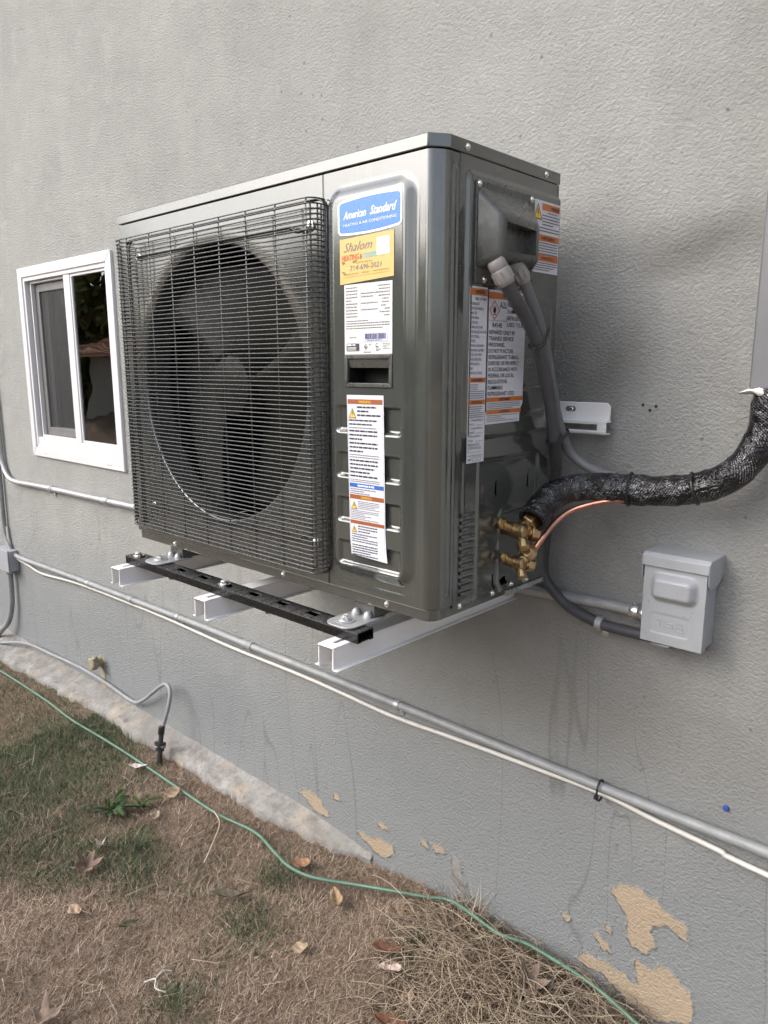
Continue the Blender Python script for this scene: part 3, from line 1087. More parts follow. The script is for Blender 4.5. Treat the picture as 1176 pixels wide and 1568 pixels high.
zs = sorted(set([round(v, 5) for v in lin(1.0225, 1.786, .0028)] + [HZ0, HZ1]))
hole_i = [i for i, (p, n) in enumerate(prof) if n[0] == 0]
pn = MB()
pn.grid(list(range(len(prof))), zs, panel_pt,
        skip=lambda i, z: prof[int(i)][1][0] == 0 and HX0 + .001 < prof[int(i)][0][0] < HX1 - .001 and HZ0 < z < HZ1)
sp = pn.build('service_panel', PAINT, hp, smooth=60)
# folded return along the seam, keeps the sheet from reading as paper
MB().box(-.2645, -.2625, FY, FY + .012, 1.0225, 1.786).build('seam_fold', PAINT, sp)

# recessed grip in the service panel
PF = FY - .0115
hd = MB()
ring(hd, HX0 - .0025, HX1 + .0025, HZ0 - .0025, HZ1 + .0025, .0075, PF - .0028, PF + .004)
grip = hd.build('hand_grip', PLASTIC, sp, smooth=30, bevel=0.0012)
cv = MB()
cx0, cx1, cz0, cz1 = HX0 + .004, HX1 - .004, HZ0 + .004, HZ1 - .004
cv.box(cx0, cx1, PF + .002, PF + .042, cz0, cz1)
cv.f = [f for i, f in enumerate(cv.f) if i != 2]
cv.build('grip_cavity', INNER, grip, smooth=None)
tp = MB()
tp.prism([(PF - .0005, cz1 - .001), (PF + .004, cz1 - .0165), (PF + .009, cz1 - .0165), (PF + .009, cz1 - .001)], 'x', cx0 + .0005, cx1 - .0005)
tp.build('grip_lip', PLASTIC, grip, smooth=30)

# --- fan panel with a round mouth
FCX, FCZ, FR = -.622, 1.405, .298
fx0, fx1, fz0, fz1 = UX0, -.2665, 1.0225, 1.786
angs = sorted(set([round(2 * math.pi * k / 120, 6) for k in range(120)] +
                  [round(math.atan2(z - FCZ, x - FCX) % (2 * math.pi), 6) for x in (fx0, fx1) for z in (fz0, fz1)]))
fp = MB()
nA = len(angs)
rings = [('edge', 0.012), ('edge', 0.0), ('mid', .34, 0.0), ('mid', .3045, 0.0), ('mid', .3025, .0004), ('mid', .301, .0016), ('mid', .300, .0035),
         ('mid', .299, .008), ('mid', FR, .02), ('mid', FR, .065)]
for rg_ in rings:
    for a in angs:
        c, s = math.cos(a), math.sin(a)
        if rg_[0] == 'edge':
            tx = ((fx1 if c > 0 else fx0) - FCX) / c if abs(c) > 1e-9 else 9
            tz = ((fz1 if s > 0 else fz0) - FCZ) / s if abs(s) > 1e-9 else 9
            t = min(tx, tz)
            fp.v.append((FCX + t * c, FY + rg_[1], FCZ + t * s))
        else:
            fp.v.append((FCX + rg_[1] * c, FY + rg_[2], FCZ + rg_[1] * s))
for j in range(len(rings) - 1):
    for i in range(nA):
        k = (i + 1) % nA
        fp.f.append((j * nA + i, j * nA + k, (j + 1) * nA + k, (j + 1) * nA + i))
fanp = fp.build('fan_panel', PAINT, hp, smooth=35)

# fan: hub and three wide scoop blades
fan = MB().lathe((FCX, -.462, FCZ), (0, 1, 0), [(0, .02), (.002, .045), (.010, .066), (.03, .074), (.09, .076), (.10, .05)], 32).build('fan', FANM, hp, smooth=40)
bl = MB()
nr, nt_ = 12, 14


def blade(r, t):
    rr = .070 + (.280 - .070) * r
    a0 = math.radians(-52 - 20 * r)
    a1 = math.radians(40 + 14 * r)
    a = a0 + (a1 - a0) * t
    tip = 0.012 * math.sin(t * 9) * r
    y = -.455 + .082 * (1 - t) + .018 * math.sin(t * math.pi) * (0.4 + r) - .012 * r
    return ((rr + tip) * math.cos(a), y, (rr + tip) * math.sin(a))


bl.grid([i / nr for i in range(nr + 1)], [j / nt_ for j in range(nt_ + 1)], blade)
blm = bl.mesh('blade', 180)
blm.materials.append(FANM)
for k in range(3):
    o = put('blade', blm, None, fan, loc=(FCX, 0, FCZ), rot=(0, math.radians(28 + 120 * k), 0))
    sd = o.modifiers.new('thick', 'SOLIDIFY')
    sd.thickness = .004
MB().lathe((FCX, -.37, FCZ), (0, 1, 0), [(0, .055), (.1, .055), (.11, .03)], 24).build('fan_motor', INNER, hp, smooth=40)
for sx in (-.06, .06):
    MB().box(FCX + sx - .012, FCX + sx + .012, -.30, -.285, 1.03, 1.78).build('motor_bracket', INNER, hp)

# --- wire fan guard
guard = MB()
gx0, gx1, gz0_, gz1_, gy = -.969, -.2575, 1.046, 1.747, FY - .038
frame_pts = [(gx0, gz0_), (gx1, gz0_), (gx1, gz1_), (gx0, gz1_)]
pl = rr_poly(gx0, gx1, gz0_, gz1_, .022, 5)
guard.tube([(x, FY - .0035, z) for x, z in pl + pl[:1]], .0024, 6)
guard = guard.build('fan_guard', WIRE, hp, smooth=60)


def bent(lo, hi, r=.020, n=5):
    """profile of a wire: back at lo, forward with a rounded corner, along, and back at hi -> [(along, y)]"""
    out = [(lo, FY - .003)]
    for k in range(n + 1):
        a = math.radians(180 - 90 * k / n)
        out.append((lo + r + r * math.cos(a), gy + r - r * math.sin(a)))
    for k in range(n + 1):
        a = math.radians(90 - 90 * k / n)
        out.append((hi - r + r * math.cos(a), gy + r - r * math.sin(a)))
    out.append((hi, FY - .003))
    return out


wire = MB().tube([(s, y, 0) for s, y in bent(gx0, gx1)], .00138, 6, caps=False).mesh('wire', 60)
wire.materials.append(WIRE)
nw = 78
for i in range(nw):
    z = gz0_ + .004 + (gz1_ - gz0_ - .008) * i / (nw - 1)
    put('wire', wire, None, guard, loc=(0, 0, z))
bar = MB().tube([(0, gy + .006, gz0_ + .002), (0, gy + .0028, gz0_ + .008), (0, gy + .0028, gz1_ - .008), (0, gy + .006, gz1_ - .002)], .0016, 6, caps=False).mesh('upright_wire', 60)
bar.materials.append(WIRE)
for x in (-.946, -.912, -.812, -.722, -.631, -.541, -.452, -.361, -.274):
    put('upright_wire', bar, None, guard, loc=(x, 0, 0))
for x, y in ((gx0 + .002, gy + .018), (gx1 - .002, gy + .018), (gx1 - .002, gy + .027), (gx1 - .009, gy + .007), (gx0 + .009, gy + .007)):
    MB().tube([(x, y, gz0_ + .012), (x, y, gz1_ - .012)], .0017, 6).build('upright_wire', WIRE, guard, smooth=60)
for z, s in ((1.703, 1), (1.102, -1)):
    pts = [(-.905, FY - .010, z), (-.86, FY - .012, z), (-.40, FY - .012, z + .001), (-.345, FY - .012, z), (-.328, FY - .010, z - .009 * s), (-.312, FY - .006, z - .006 * s), (-.305, FY - .004, z - .002 * s)]
    MB().tube(spline(pts, 4), .0028, 7).build('support_rod', WIRE, guard, smooth=60)
    MB().lathe((-.300, FY - .001, z), (0, -1, 0), [(0, .010), (.002, .010), (.003, .006), (.007, .006), (.008, .004)], 14).build('guard_screw', SCREW, guard, smooth=40)
    MB().lathe((-.912, FY - .001, z), (0, -1, 0), [(0, .008), (.002, .008), (.003, .005), (.009, .005)], 14).build('guard_screw', SCREW, guard, smooth=40)

# --- right side panel: pressed sheet with ribs, openings for valves and knock-outs
SLOTS = [(-.3005, -.2955, 1.207, 1.236), (-.188, -.183, 1.211, 1.234), (-.3025, -.2975, 1.021, 1.052), (-.271, -.258, 1.010, 1.034), (-.262, -.250, 1.018, 1.038)]


def side_h(y, z):
    h = 0.0
    # upper pressed field
    d = sd_rr(y, z, -.4165, -.02, 1.318, 1.7665, .018)
    h += .0050 * sstep(.001, -.008, d)
    # double bead on its left edge
    if z < 1.75:
        h += .0016 * math.exp(-((y + .4035) / .0018) ** 2) * sstep(1.05, 1.07, z)
    # stiffening grooves
    for zc, y0, y1 in ((1.457, -.34, -.205), (1.406, -.36, -.150), (1.359, -.36, -.150)):
        h -= .0022 * math.exp(-((z - zc) / .0032) ** 2) * sstep(y0, y0 + .012, y) * (1 - sstep(y1 - .012, y1, y))
    # bent knock-out outline near the back edge
    d = sd_rr(y, z, -.185, -.139, 1.465, 1.56, .012)
    h -= .0016 * math.exp(-(d / .0026) ** 2)
    # lower pressed field
    d = sd_rr(y, z, -.355, -.152, 1.025, 1.279, .010)
    h -= .0050 * sstep(.001, -.006, d)
    # valve plate
    d = sd_rr(y, z, -.286, -.185, 1.005, 1.178, .016)
    h += .0030 * sstep(.003, -.002, d) - .007 * sstep(-.006, -.016, d)
    d = sd_rr(y, z, -.418, -.361, 1.018, 1.30, .006)
    h -= .0020 * sstep(.001, -.004, d)
    return h


sidep = MB()
sidep.grid(lin(-.4325, BY, .00255), lin(1.0125, 1.7875, .00275), lambda y, z: (side_h(y, z), y, z),
           skip=lambda y, z: any(a < y < b and c < z < d for a, b, c, d in SLOTS))
side = sidep.build('side_panel', PAINT, hp, smooth=60)
MB().box(-.010, .0005, BY - .0035, BY, 1.0125, 1.7875).build('rear_flange', PAINT, side)
MB().box(-.06, -.055, -.43, BY - .01, 1.022, 1.78).build('inner_baffle', INNER, hp)
# galvanised strip showing below the panel towards the back
MB().box(-.012, .0008, -.258, BY + .001, .9985, 1.0095).build('base_edge', ZINC, hp, bevel=.0008)
# louvre ribs low on the side
lv = MB()
for k in range(9):
    a = math.pi * k / 8
    lv.v += [(.0032 * math.sin(a), -.022, .0036 * math.cos(a)), (.0046 * math.sin(a), -.012, .0040 * math.cos(a)), (.0046 * math.sin(a), .012, .0040 * math.cos(a)), (.0002, .021, .0020 * math.cos(a))]
for k in range(8):
    for j in range(3):
        lv.f.append((k * 4 + j, k * 4 + j + 1, (k + 1) * 4 + j + 1, (k + 1) * 4 + j))
lvm = lv.mesh('louvre', 60)
lvm.materials.append(PAINT)
for i in range(12):
    put('louvre', lvm, None, side, loc=(-.0018, -.388, 1.184 - i * .01345))

# --- terminal cover
tc = MB()
tc.prism(rr_poly(-.397, -.2165, 1.586, 1.752, .004, 3), 'x', .0045, .0085)
cover = tc.build('terminal_cover', PLASTIC, hp, smooth=30, bevel=.001)
bm = bmesh.new()
base = [(-.393, 1.611), (-.2215, 1.611), (-.2215, 1.741), (-.393, 1.744)]
top_ = [(-.384, 1.624), (-.272, 1.626), (-.272, 1.690), (-.384, 1.696)]
vb = [bm.verts.new((.006, y, z)) for y, z in base]
vt = [bm.verts.new((.053 if i in (0, 3) else .056, y, z)) for i, (y, z) in enumerate(top_)]
for i in range(4):
    bm.faces.new((vb[i], vb[(i + 1) % 4], vt[(i + 1) % 4], vt[i]))
ft = bm.faces.new(vt)
bm.faces.new(vb[::-1])
bmesh.ops.bevel(bm, geom=[e for e in bm.edges if all(v in vt for v in e.verts) or (e.verts[0] in vt) != (e.verts[1] in vt)], offset=.010, segments=4, profile=.5, affect='EDGES')
bmesh.ops.recalc_face_normals(bm, faces=bm.faces)
bm.normal_update()
ft = max((f for f in bm.faces if f.normal.x > .95), key=lambda f: f.calc_area())
r_ = bmesh.ops.inset_region(bm, faces=[ft], thickness=.0028, depth=0)
r_ = bmesh.ops.inset_region(bm, faces=[ft], thickness=.003, depth=0)
for v in ft.verts:
    v.co.x -= .022
    v.co.z += .002
bmesh.ops.recalc_face_normals(bm, faces=bm.faces)
me = bpy.data.meshes.new('cover_bulge')
bm.to_mesh(me)
bm.free()
me.polygons.foreach_set('use_smooth', [True] * len(me.polygons))
me.set_sharp_from_angle(angle=math.radians(50))
put('cover_bulge', me, PLASTIC, cover)

# screws
sc_f = MB().lathe((0, 0, 0), (0, -1, 0), [(0, .0062), (.0012, .0062), (.0016, .0046), (.0034, .0042), (.0046, .0028), (.005, .0008)], 14).mesh('screw', 40)
sc_s = MB().lathe((0, 0, 0), (1, 0, 0), [(0, .0058), (.0012, .0058), (.0016, .0044), (.0034, .0040), (.0046, .0026), (.005, .0008)], 14).mesh('screw', 40)
for m_ in (sc_f, sc_s):
    m_.materials.append(SCREW)
for x, z, y in ((-.835, 1.0105, FY + .0038), (-.412, 1.0120, FY + .0038), (-.112, 1.0125, FY + .0038)):
    put('screw', sc_f, None, hp, loc=(x, y, z))
for y, z, x in ((-.417, 1.7985, .002), (-.173, 1.7985, .002), (-.391, 1.746, .0085), (-.229, 1.745, .0085), (-.372, 1.594, .0085), (-.411, 1.0155, -.001), (-.307, 1.0165, 0), (-.239, 1.020, -.002),
                (-.188, 1.019, .001), (-.279, 1.157, .0), (-.345, 1.606, .0085), (-.250, 1.607, .0085)):
    put('screw', sc_s, None, hp, loc=(x, y, z))

# --- mounting feet: channel under the base, zinc tab on the strut
for fx in (-.842, -.178):
    ft_ = MB().box(fx - .028, fx + .028, FY + .010, BY - .006, .9735, .9995).build('mounting_foot', PLASTIC, hp, bevel=.002)
    pts = rr_poly(fx - .036, fx + .036, FY - .068, FY + .045, .024, 6)
    tab = MB().prism(pts, 'z', .9705, .9738).build('foot_tab', EMT, ft_, smooth=30, bevel=.0008)
    for dx in (-.016, .016):
        MB().lathe((fx + dx, FY + .004, .973), (0, 0, 1), [(0, .0095), (.005, .009), (.010, .007), (.013, .004), (.014, .001)], 14).build('dimple', EMT, ft_, smooth=50)
    MB().lathe((fx - .004, FY - .036, .9735), (0, 0, 1), [(0, .019), (.0018, .019), (.002, .014), (.0035, .013)], 20).build('washer', EMT, ft_, smooth=40)
    MB().lathe((fx - .004, FY - .036, .977), (0, 0, 1), [(0, .0095), (.0045, .0095), (.0055, .008), (.0056, .005), (.009, .005)], 6).build('bolt_head', SCREW, ft_, smooth=30)


# --- service valves
def valve(name_parts, o, s, up, prt):
    o = Vector(o)
    body = MB()
    body.lathe(o + Vector((-.034, 0, 0)) * s, (1, 0, 0), [(0, .011 * s), (.020 * s, .011 * s), (.022 * s, .0145 * s), (.046 * s, .0145 * s), (.048 * s, .010 * s)], 18)
    # ear plate with a hole boss
    e = o + Vector((-.024 * s, -.026 * s, .014 * s))
    body.lathe(e, (1, 0, 0), [(0, .0105 * s), (.005 * s, .0105 * s), (.006 * s, .008 * s)], 16)
    body.tube([e + Vector((.003 * s, 0, 0)), o + Vector((-.012 * s, 0, 0))], [.009 * s, .011 * s], 10)
    # neck up to the flare nut
    up = Vector(up).normalized()
    body.lathe(o + up * .004 * s, up, [(0, .0125 * s), (.012 * s, .0125 * s), (.016 * s, .0105 * s), (.020 * s, .0105 * s)], 16)
    b = body.build('service_valve', BRASS, prt, smooth=35, bevel=.0006)
    MB().lathe(o + up * .018 * s, up, [(0, .0150 * s), (.002 * s, .0168 * s), (.018 * s, .0168 * s), (.021 * s, .0150 * s), (.026 * s, .0110 * s), (.030 * s, .0085 * s)], 6, .3).build('flare_nut', BRASS, b, smooth=30, bevel=.0008)
    c1 = Vector((.45, .86, -.22)).normalized()
    MB().lathe(o + c1 * .006 * s, c1, [(0, .0095 * s), (.012 * s, .0095 * s), (.0125 * s, .0150 * s), (.026 * s, .0150 * s), (.029 * s, .0130 * s)], 6, .1).build('stem_cap', BRASS, b, smooth=30, bevel=.0008)
    c2 = Vector((.50, -.35, -.80)).normalized()
    MB().lathe(o + c2 * .006 * s, c2, [(0, .0075 * s), (.014 * s, .0075 * s), (.0145 * s, .0112 * s), (.026 * s, .0112 * s), (.029 * s, .0085 * s)], 10, .1).build('port_cap', BRASS, b, smooth=30, bevel=.0006)
    return b


valve(None, (.030, -.262, 1.137), 1.12, (.30, .72, .62), hp)
valve(None, (.030, -.262, 1.073), 0.92, (.45, .55, .70), hp)

# ------------------------------------------------------------------ stickers on the heat pump
INKS = {'paper': PAPER, 'white': PAPER_W, 'yellow': YELLOW, 'blue': BLUE, 'winks': WHITE_INK, 'black': INK, 'grey': INK_GREY, 'orange': ORANGE, 'brown': BROWN_INK,
        'blueink': BLUE_INK, 'sign': HAZ_Y, 'red': RED_INK, 'cyan': CYAN_INK, 'olive': OLIVE_INK, 'bar': BARCODE_BG}
PRINT_NAMES = {'winks': 'white_print', 'black': 'black_print', 'grey': 'fine_print', 'orange': 'orange_band', 'brown': 'brown_band', 'blueink': 'blue_band', 'sign': 'warning_triangle',
               'red': 'red_print', 'cyan': 'cyan_print', 'olive': 'olive_print', 'bar': 'barcode_ground', 'white': 'white_field', 'blue': 'blue_field'}


def finish(st, key, name, label, par):
    b = st.layers.pop(key).build(name, INKS[key], par, smooth=None)
    b['label'] = label
    for k, mb in st.layers.items():
        if k in ('orange', 'brown', 'blueink', 'sign', 'bar', 'white'):       # each band and sign is a piece of its own
            for f in mb.f:
                one = MB().add([mb.v[i] for i in f], [tuple(range(len(f)))])
                one.build(PRINT_NAMES[k], INKS[k], b, smooth=None)
        else:
            o_ = mb.build(PRINT_NAMES[k], INKS[k], b, smooth=None)
            o_['kind'] = 'stuff'
    return b


SY = PF - .0006
R_ = random.Random(3)
# blue maker's badge with a white rim
st = Sticker((-.2146, SY, 1.6745), (1, 0, .018), (0, 0, 1), (0, -1, 0))
W_, H_ = .1512, .0545


def badge(ins, r):
    out = []
    x0, x1, y0, y1 = ins, W_ - ins, ins, H_ - ins
    base_ = rr_poly(x0, x1, y0, y1, r, 5)
    # split the long edges so they can bow
    full = []
    for i, p in enumerate(base_):
        q = base_[(i + 1) % len(base_)]
        full.append(p)
        if abs(q[0] - p[0]) > .05:
            full += [(p[0] + (q[0] - p[0]) * k / 10, p[1] + (q[1] - p[1]) * k / 10) for k in range(1, 10)]
    for x, y in full:
        t = (x - W_ / 2) / (W_ / 2)
        bow = .0042 * (1 - t * t)
        out.append((x, y + (bow if y > H_ / 2 else -bow)))
    return out


st.poly('winks', badge(0, .008), .0002)
st.poly('blue', badge(.0038, .005), .0006)
st.text('ink2', 'American', .014, .0245, .0128, .056, .0010, .42, .018)
st.text('ink2', 'Standard', .079, .0245, .0138, .061, .0010, .42, .018)
st.text('ink2', 'HEATING & AIR CONDITIONING', .015, .0125, .0046, .124, .0010)
INKS['ink2'] = WHITE_INK
PRINT_NAMES['ink2'] = 'lettering'
finish(st, 'winks', 'maker_badge', 'blue badge with a white rim and slanted white lettering', hp)

# yellow installer sticker (the square code at its corner stays blank)
st = Sticker((-.2106, SY, 1.5925), (1, 0, .028), (0, 0, 1), (0, -1, 0))
st.poly('yellow', [(0, -.002), (.129, .001), (.1294, .0745), (.0, .0745)], .0003)
st.text('grey', 'Shalom', .010, .0520, .0150, .070, .0008, .45, -.004)
st.text('red', 'HEATING', .005, .0375, .0092, .043, .0008, .1, .02)
st.text('olive', '&', .0495, .0375, .0080, .006, .0008, .1, .02)
st.text('cyan', 'COOLING', .057, .0375, .0092, .032, .0008, .1, .02)
st.rect('white', .090, .120, .038, .067, .0008)
st.text('olive', 'Call For Service', .040, .0300, .0036, .040, .0008)
st.text('grey', '714-696-2021', .026, .0195, .0085, .075, .0008, .1)
st.text('olive', 'INSTALLATION  *  REPAIR  *  MAINTENANCE', .010, .0125, .0028, .108, .0008)
st.poly('olive', [(.004, .020), (.008, .016), (.016, .0145), (.012, .019)], .0008)
st.poly('olive', [(.004, .036), (.008, .031), (.014, .034), (.010, .037)], .0008)
st.poly('olive', [(.030, .034), (.036, .031), (.044, .037), (.036, .036)], .0008)
st.rect('olive', .008, .122, .0092, .0096, .0008)
finish(st, 'yellow', 'installer_sticker', 'yellow installer sticker with a phone number', hp)

# white rating plate
st = Sticker((-.2007, SY - .0002, 1.4690), (1, 0, .004), (.003, 0, 1), (0, -1, 0))
W_, H_ = .1155, .1205
st.rect('white', 0, W_, 0, H_, 0)
st.rect('grey', .003, W_ - .003, .1185, .1187, .0005)
for k in range(10):
    v = .1155 - k * .0055
    st.rect('grey', .003, W_ - .003, v - .0042, v - .0040, .0005)
    st.lines('grey', .004, .033, v, 1, .005, .0018, .0006, rng_=R_)
    if k in (2, 3, 5, 7):
        st.lines('grey', .042, .082, v, 1, .005, .0018, .0006, rng_=R_)
    st.lines('grey', .098 - .02 * R_.random(), W_ - .005, v, 1, .005, .0018, .0006, rng_=R_)
st.rect('grey', .0405, .0408, .062, .1185, .0006)
st.lines('grey', .004, W_ - .006, .0585, 4, .0042, .0017, .0006, rng_=R_)
st.rect('grey', .003, W_ - .003, .0405, .0407, .0005)
st.rect('bar', .046, .106, .0215, .0375, .0005)
x = .052
while x < .100:
    wd = R_.choice((.0006, .0010, .0016))
    st.rect('black', x, x + wd, .0255, .0350, .0008)
    x += wd + R_.choice((.0006, .0009, .0014))
st.lines('grey', .056, .092, .0243, 1, .003, .0014, .0008, rng_=R_)
st.rect('grey', .0405, .0408, .0055, .0405, .0006)
st.rect('grey', .003, W_ - .003, .0200, .0202, .0005)
st.lines('grey', .012, .030, .0300, 1, .003, .0016, .0006, rng_=R_)
st.poly('black', rr_poly(.005, .037, .0058, .0188, .0015, 3), .0006)
INKS['ink3'] = WHITE_INK
INKS['ytext'] = HAZ_Y
PRINT_NAMES['ytext'] = 'heading'
PRINT_NAMES['ink3'] = 'white_print'
st.rect('ink3', .0070, .0180, .0150, .0175, .0009)
st.lines('ink3', .020, .034, .0172, 1, .003, .0018, .0009, rng_=R_)
st.lines('ink3', .0075, .030, .0125, 3, .0022, .0009, .0009, rng_=R_)
for a, b, c, d in ((.048, .0125, .053, .0180), (.053, .0180, .058, .0125), (.058, .0125, .053, .0070), (.053, .0070, .048, .0125)):
    dx, dy = (.053 - (a + c) / 2) * .22, (.0125 - (b + d) / 2) * .22
    st.poly('black', [(a, b), (c, d), (c + dx, d + dy), (a + dx, b + dy)], .0006)
st.poly('black', [(.0515, .0105), (.0545, .0105), (.0548, .0125), (.0530, .0145), (.0512, .0125)], .0006)
st.text('black', 'A2L', .0595, .0150, .0030, None, .0006)
st.text('grey', 'C', .0765, .0120, .0065, None, .0006)
st.text('black', 'ETL', .0775, .0100, .0038, None, .0006)
st.lines('grey', .078, .090, .0088, 2, .0022, .0012, .0006, rng_=R_)
st.lines('grey', .0935, .112, .0180, 4, .0028, .0011, .0006, rng_=R_)
st.rect('grey', .003, W_ - .003, .0052, .0053, .0005)
st.lines('grey', .048, .066, .0043, 1, .003, .0018, .0006, rng_=R_)
finish(st, 'white', 'rating_plate', 'white rating plate with a barcode', hp)

# tall warning label on the service panel
st = Sticker((-.1910, SY - .0003, 1.0985), (1, 0, .010), (-.020, 0, 1), (0, -1, 0))
W_, H_ = .0915, .2985
st.poly('paper', [(.003, .001), (W_ + .0035, -.003), (W_ + .001, .018), (W_ - .0005, .05), (W_, H_), (0, H_), (.0002, .03)], 0)
for u0 in (.0025, W_ - .0030):
    st.rect('grey', u0, u0 + .0004, .010, H_ - .006, .0005)
v = H_ - .0075
st.rect('brown', .0025, W_ - .0025, v - .0085, v, .0005)
st.text('ytext', 'WARNING', W_ / 2, v - .0068, .0048, .030, .0009, 0, .01, 0, 'C')
st.tri_sign(.005, v - .0340, .0185)
st.lines('black', .026, W_ - .008, v - .0125, 3, .0072, .0030, .0006, rng_=R_)
st.lines('black', .005, W_ - .016, v - .0365, 2, .0070, .0026, .0006, rng_=R_)
st.lines('grey', .005, W_ - .018, v - .0505, 1, .0070, .0016, .0006, rng_=R_)
st.lines('black', .005, W_ - .016, v - .0555, 6, .0074, .0030, .0006, rng_=R_)
st.lines('grey', .005, W_ - .012, v - .1000, 2, .0042, .0015, .0006, rng_=R_)
st.lines('black', .005, W_ - .016, v - .1095, 5, .0072, .0030, .0006, rng_=R_)
st.lines('grey', .005, W_ - .012, v - .1460, 2, .0034, .0014, .0006, rng_=R_)
v2 = v - .1535
st.rect('blueink', .0025, W_ - .0025, v2 - .0075, v2, .0005)
st.lines('ink3', .024, .066, v2 - .0024, 1, .005, .0028, .0009, rng_=R_)
st.lines('grey', .005, W_ - .022, v2 - .0100, 3, .0040, .0018, .0006, rng_=R_)
v3 = v2 - .0215
st.rect('brown', .0025, W_ - .0025, v3 - .0080, v3, .0005)
st.text('ytext', 'WARNING', W_ / 2, v3 - .0064, .0044, .028, .0009, 0, .01, 0, 'C')
st.tri_sign(.006, v3 - .0270, .0150)
st.lines('grey', .023, W_ - .014, v3 - .0115, 5, .0032, .0013, .0006, rng_=R_)
st.lines('grey', .005, W_ - .016, v3 - .0290, 6, .0032, .0013, .0006, rng_=R_)
v4 = v3 - .0485
st.rect('brown', .0025, W_ - .0025, v4 - .0065, v4, .0005)
st.tri_sign(.006, v4 - .0225, .0125)
st.lines('black', .022, W_ - .020, v4 - .0095, 3, .0050, .0020, .0006, rng_=R_)
st.lines('black', .006, W_ - .020, v4 - .0255, 4, .0045, .0018, .0006, rng_=R_)
st.lines('black', .006, W_ - .020, v4 - .0460, 5, .0046, .0020, .0006, rng_=R_)
st.lines('black', .006, W_ - .020, v4 - .0720, 7, .0040, .0018, .0006, rng_=R_)
finish(st, 'paper', 'warning_label', 'tall white warning label with brown and blue bands', hp)

# --- side stickers: u runs towards the wall
SX = .0056


def side_st(y0, z0, tilt=0.0):
    return Sticker((SX, y0, z0), (0, 1, tilt), (0, 0, 1), (1, 0, 0))


# warning label behind the terminal cover
st = side_st(-.2205, 1.622)
W_, H_ = .098, .128
st.rect('paper', 0, W_, 0, H_, 0)
st.tri_sign(.004, .094, .029)
st.rect('orange', .034, W_ - .002, .112, .124, .0005)
st.text('black', 'WARNING', .080, .1145, .0062, .030, .0009, 0, .02, 0, 'C')
st.lines('grey', .052, .090, .1095, 1, .004, .0024, .0006, rng_=R_)
st.lines('black', .035, .096, .1040, 4, .0054, .0020, .0006, rng_=R_)
st.lines('black', .006, .096, .0815, 2, .0054, .0020, .0006, rng_=R_)
st.rect('orange', .004, W_ - .002, .057, .069, .0005)
st.text('black', 'AVERTISSEMENT', .058, .0600, .0055, .050, .0009, 0, .02, 0, 'C')
st.lines('black', .006, .094, .0545, 5, .0048, .0018, .0006, rng_=R_)
st.rect('orange', .004, W_ - .002, .021, .033, .0005)
st.text('black', 'ADVERTENCIA', .058, .0240, .0055, .046, .0009, 0, .02, 0, 'C')
st.lines('black', .006, .094, .0185, 4, .0042, .0016, .0006, rng_=R_)
finish(st, 'paper', 'warning_label', 'white label with three orange bands half hidden by the terminal cover', hp)

# narrow left strip
st = side_st(-.4075, 1.2785)
W_, H_ = .0525, .3035
st.rect('paper', 0, W_, 0, H_, 0)
st.rect('orange', .0015, W_ - .0015, H_ - .0145, H_ - .003, .0005)
st.text('black', 'WARNING', W_ * .56, H_ - .0118, .0058, .028, .0009, 0, .02, 0, 'C')
v = H_ - .0225
st.text('black', 'RISK OF FIRE', W_ * .62, v, .0048, .032, .0007, 0, .005, 0, 'C')
LEFT = ['AUXILIARY', 'DEVICES WHICH', 'MAY BE', 'IGNITION', 'SOURCES', 'SHALL NOT BE', 'INSTALLED IN THE', 'DUCTWORK,', 'OTHER', 'THAN AUXILIARY', 'DEVICES LISTED', 'FOR USE WITH', 'THE SPECIFIC',
        'APPLIANCE.', 'SEE', 'INSTRUCTIONS.']
for i, s in enumerate(LEFT):
    st.text('black', s, .004, v - .0083 - i * .0078, .0046, len(s) * .00285, .0007, 0, .004)
v = .150
st.rect('orange', .0015, W_ - .0015, v - .0085, v, .0005)
st.text('black', 'AVERTISSEMENT', W_ / 2, v - .0066, .0044, .034, .0009, 0, .02, 0, 'C')
st.lines('grey', .004, W_ - .004, v - .0115, 7, .0038, .0017, .0006, rng_=R_)
v = .1115
st.rect('orange', .0015, W_ - .0015, v - .0085, v, .0005)
st.text('black', 'ADVERTENCIA', W_ / 2, v - .0066, .0044, .032, .0009, 0, .02, 0, 'C')
st.lines('grey', .004, W_ - .004, v - .0115, 6, .0036, .0016, .0006, rng_=R_)
for i, (a, b) in enumerate((('1', 'Charge Added at'), ('', 'Factory'), ('2', 'Charge Added at'), ('', 'Install'), ('1+2', 'Total System'), ('', 'Charge'))):
    vv = .0745 - i * .0072
    if a:
        st.text('black', a, .003, vv, .0048, None, .0007)
    st.text('black', b, .010 if a else .003, vv, .0040, len(b) * .0024, .0007)
    if not a:
        st.rect('black', .026, .046, vv - .0005, vv, .0006)
st.text('black', 'REFRIGERATION', .003, .0305, .0040, .034, .0007)
st.text('black', 'SYSTEM INSTALLED', .003, .0245, .0040, .040, .0007)
st.text('black', 'BY', .003, .0190, .0034, None, .0007)
st.rect('black', .011, .046, .0190, .0194, .0006)
st.rect('black', .003, .046, .0125, .0133, .0006)
for u0 in (.018, .032):
    st.rect('grey', u0, u0 + .010, .0025, .0032, .0006)
    st.rect('grey', u0, u0 + .010, .0102, .0108, .0006)
    st.rect('grey', u0, u0 + .0008, .0032, .0102, .0006)
    st.rect('grey', u0 + .0092, u0 + .010, .0032, .0102, .0006)
st.poly('black', [(.004, .006), (.009, .004), (.014, .007), (.013, .009), (.009, .006), (.005, .008)], .0006)
finish(st, 'paper', 'charge_label', 'narrow white label at the left with small capital lettering', hp)

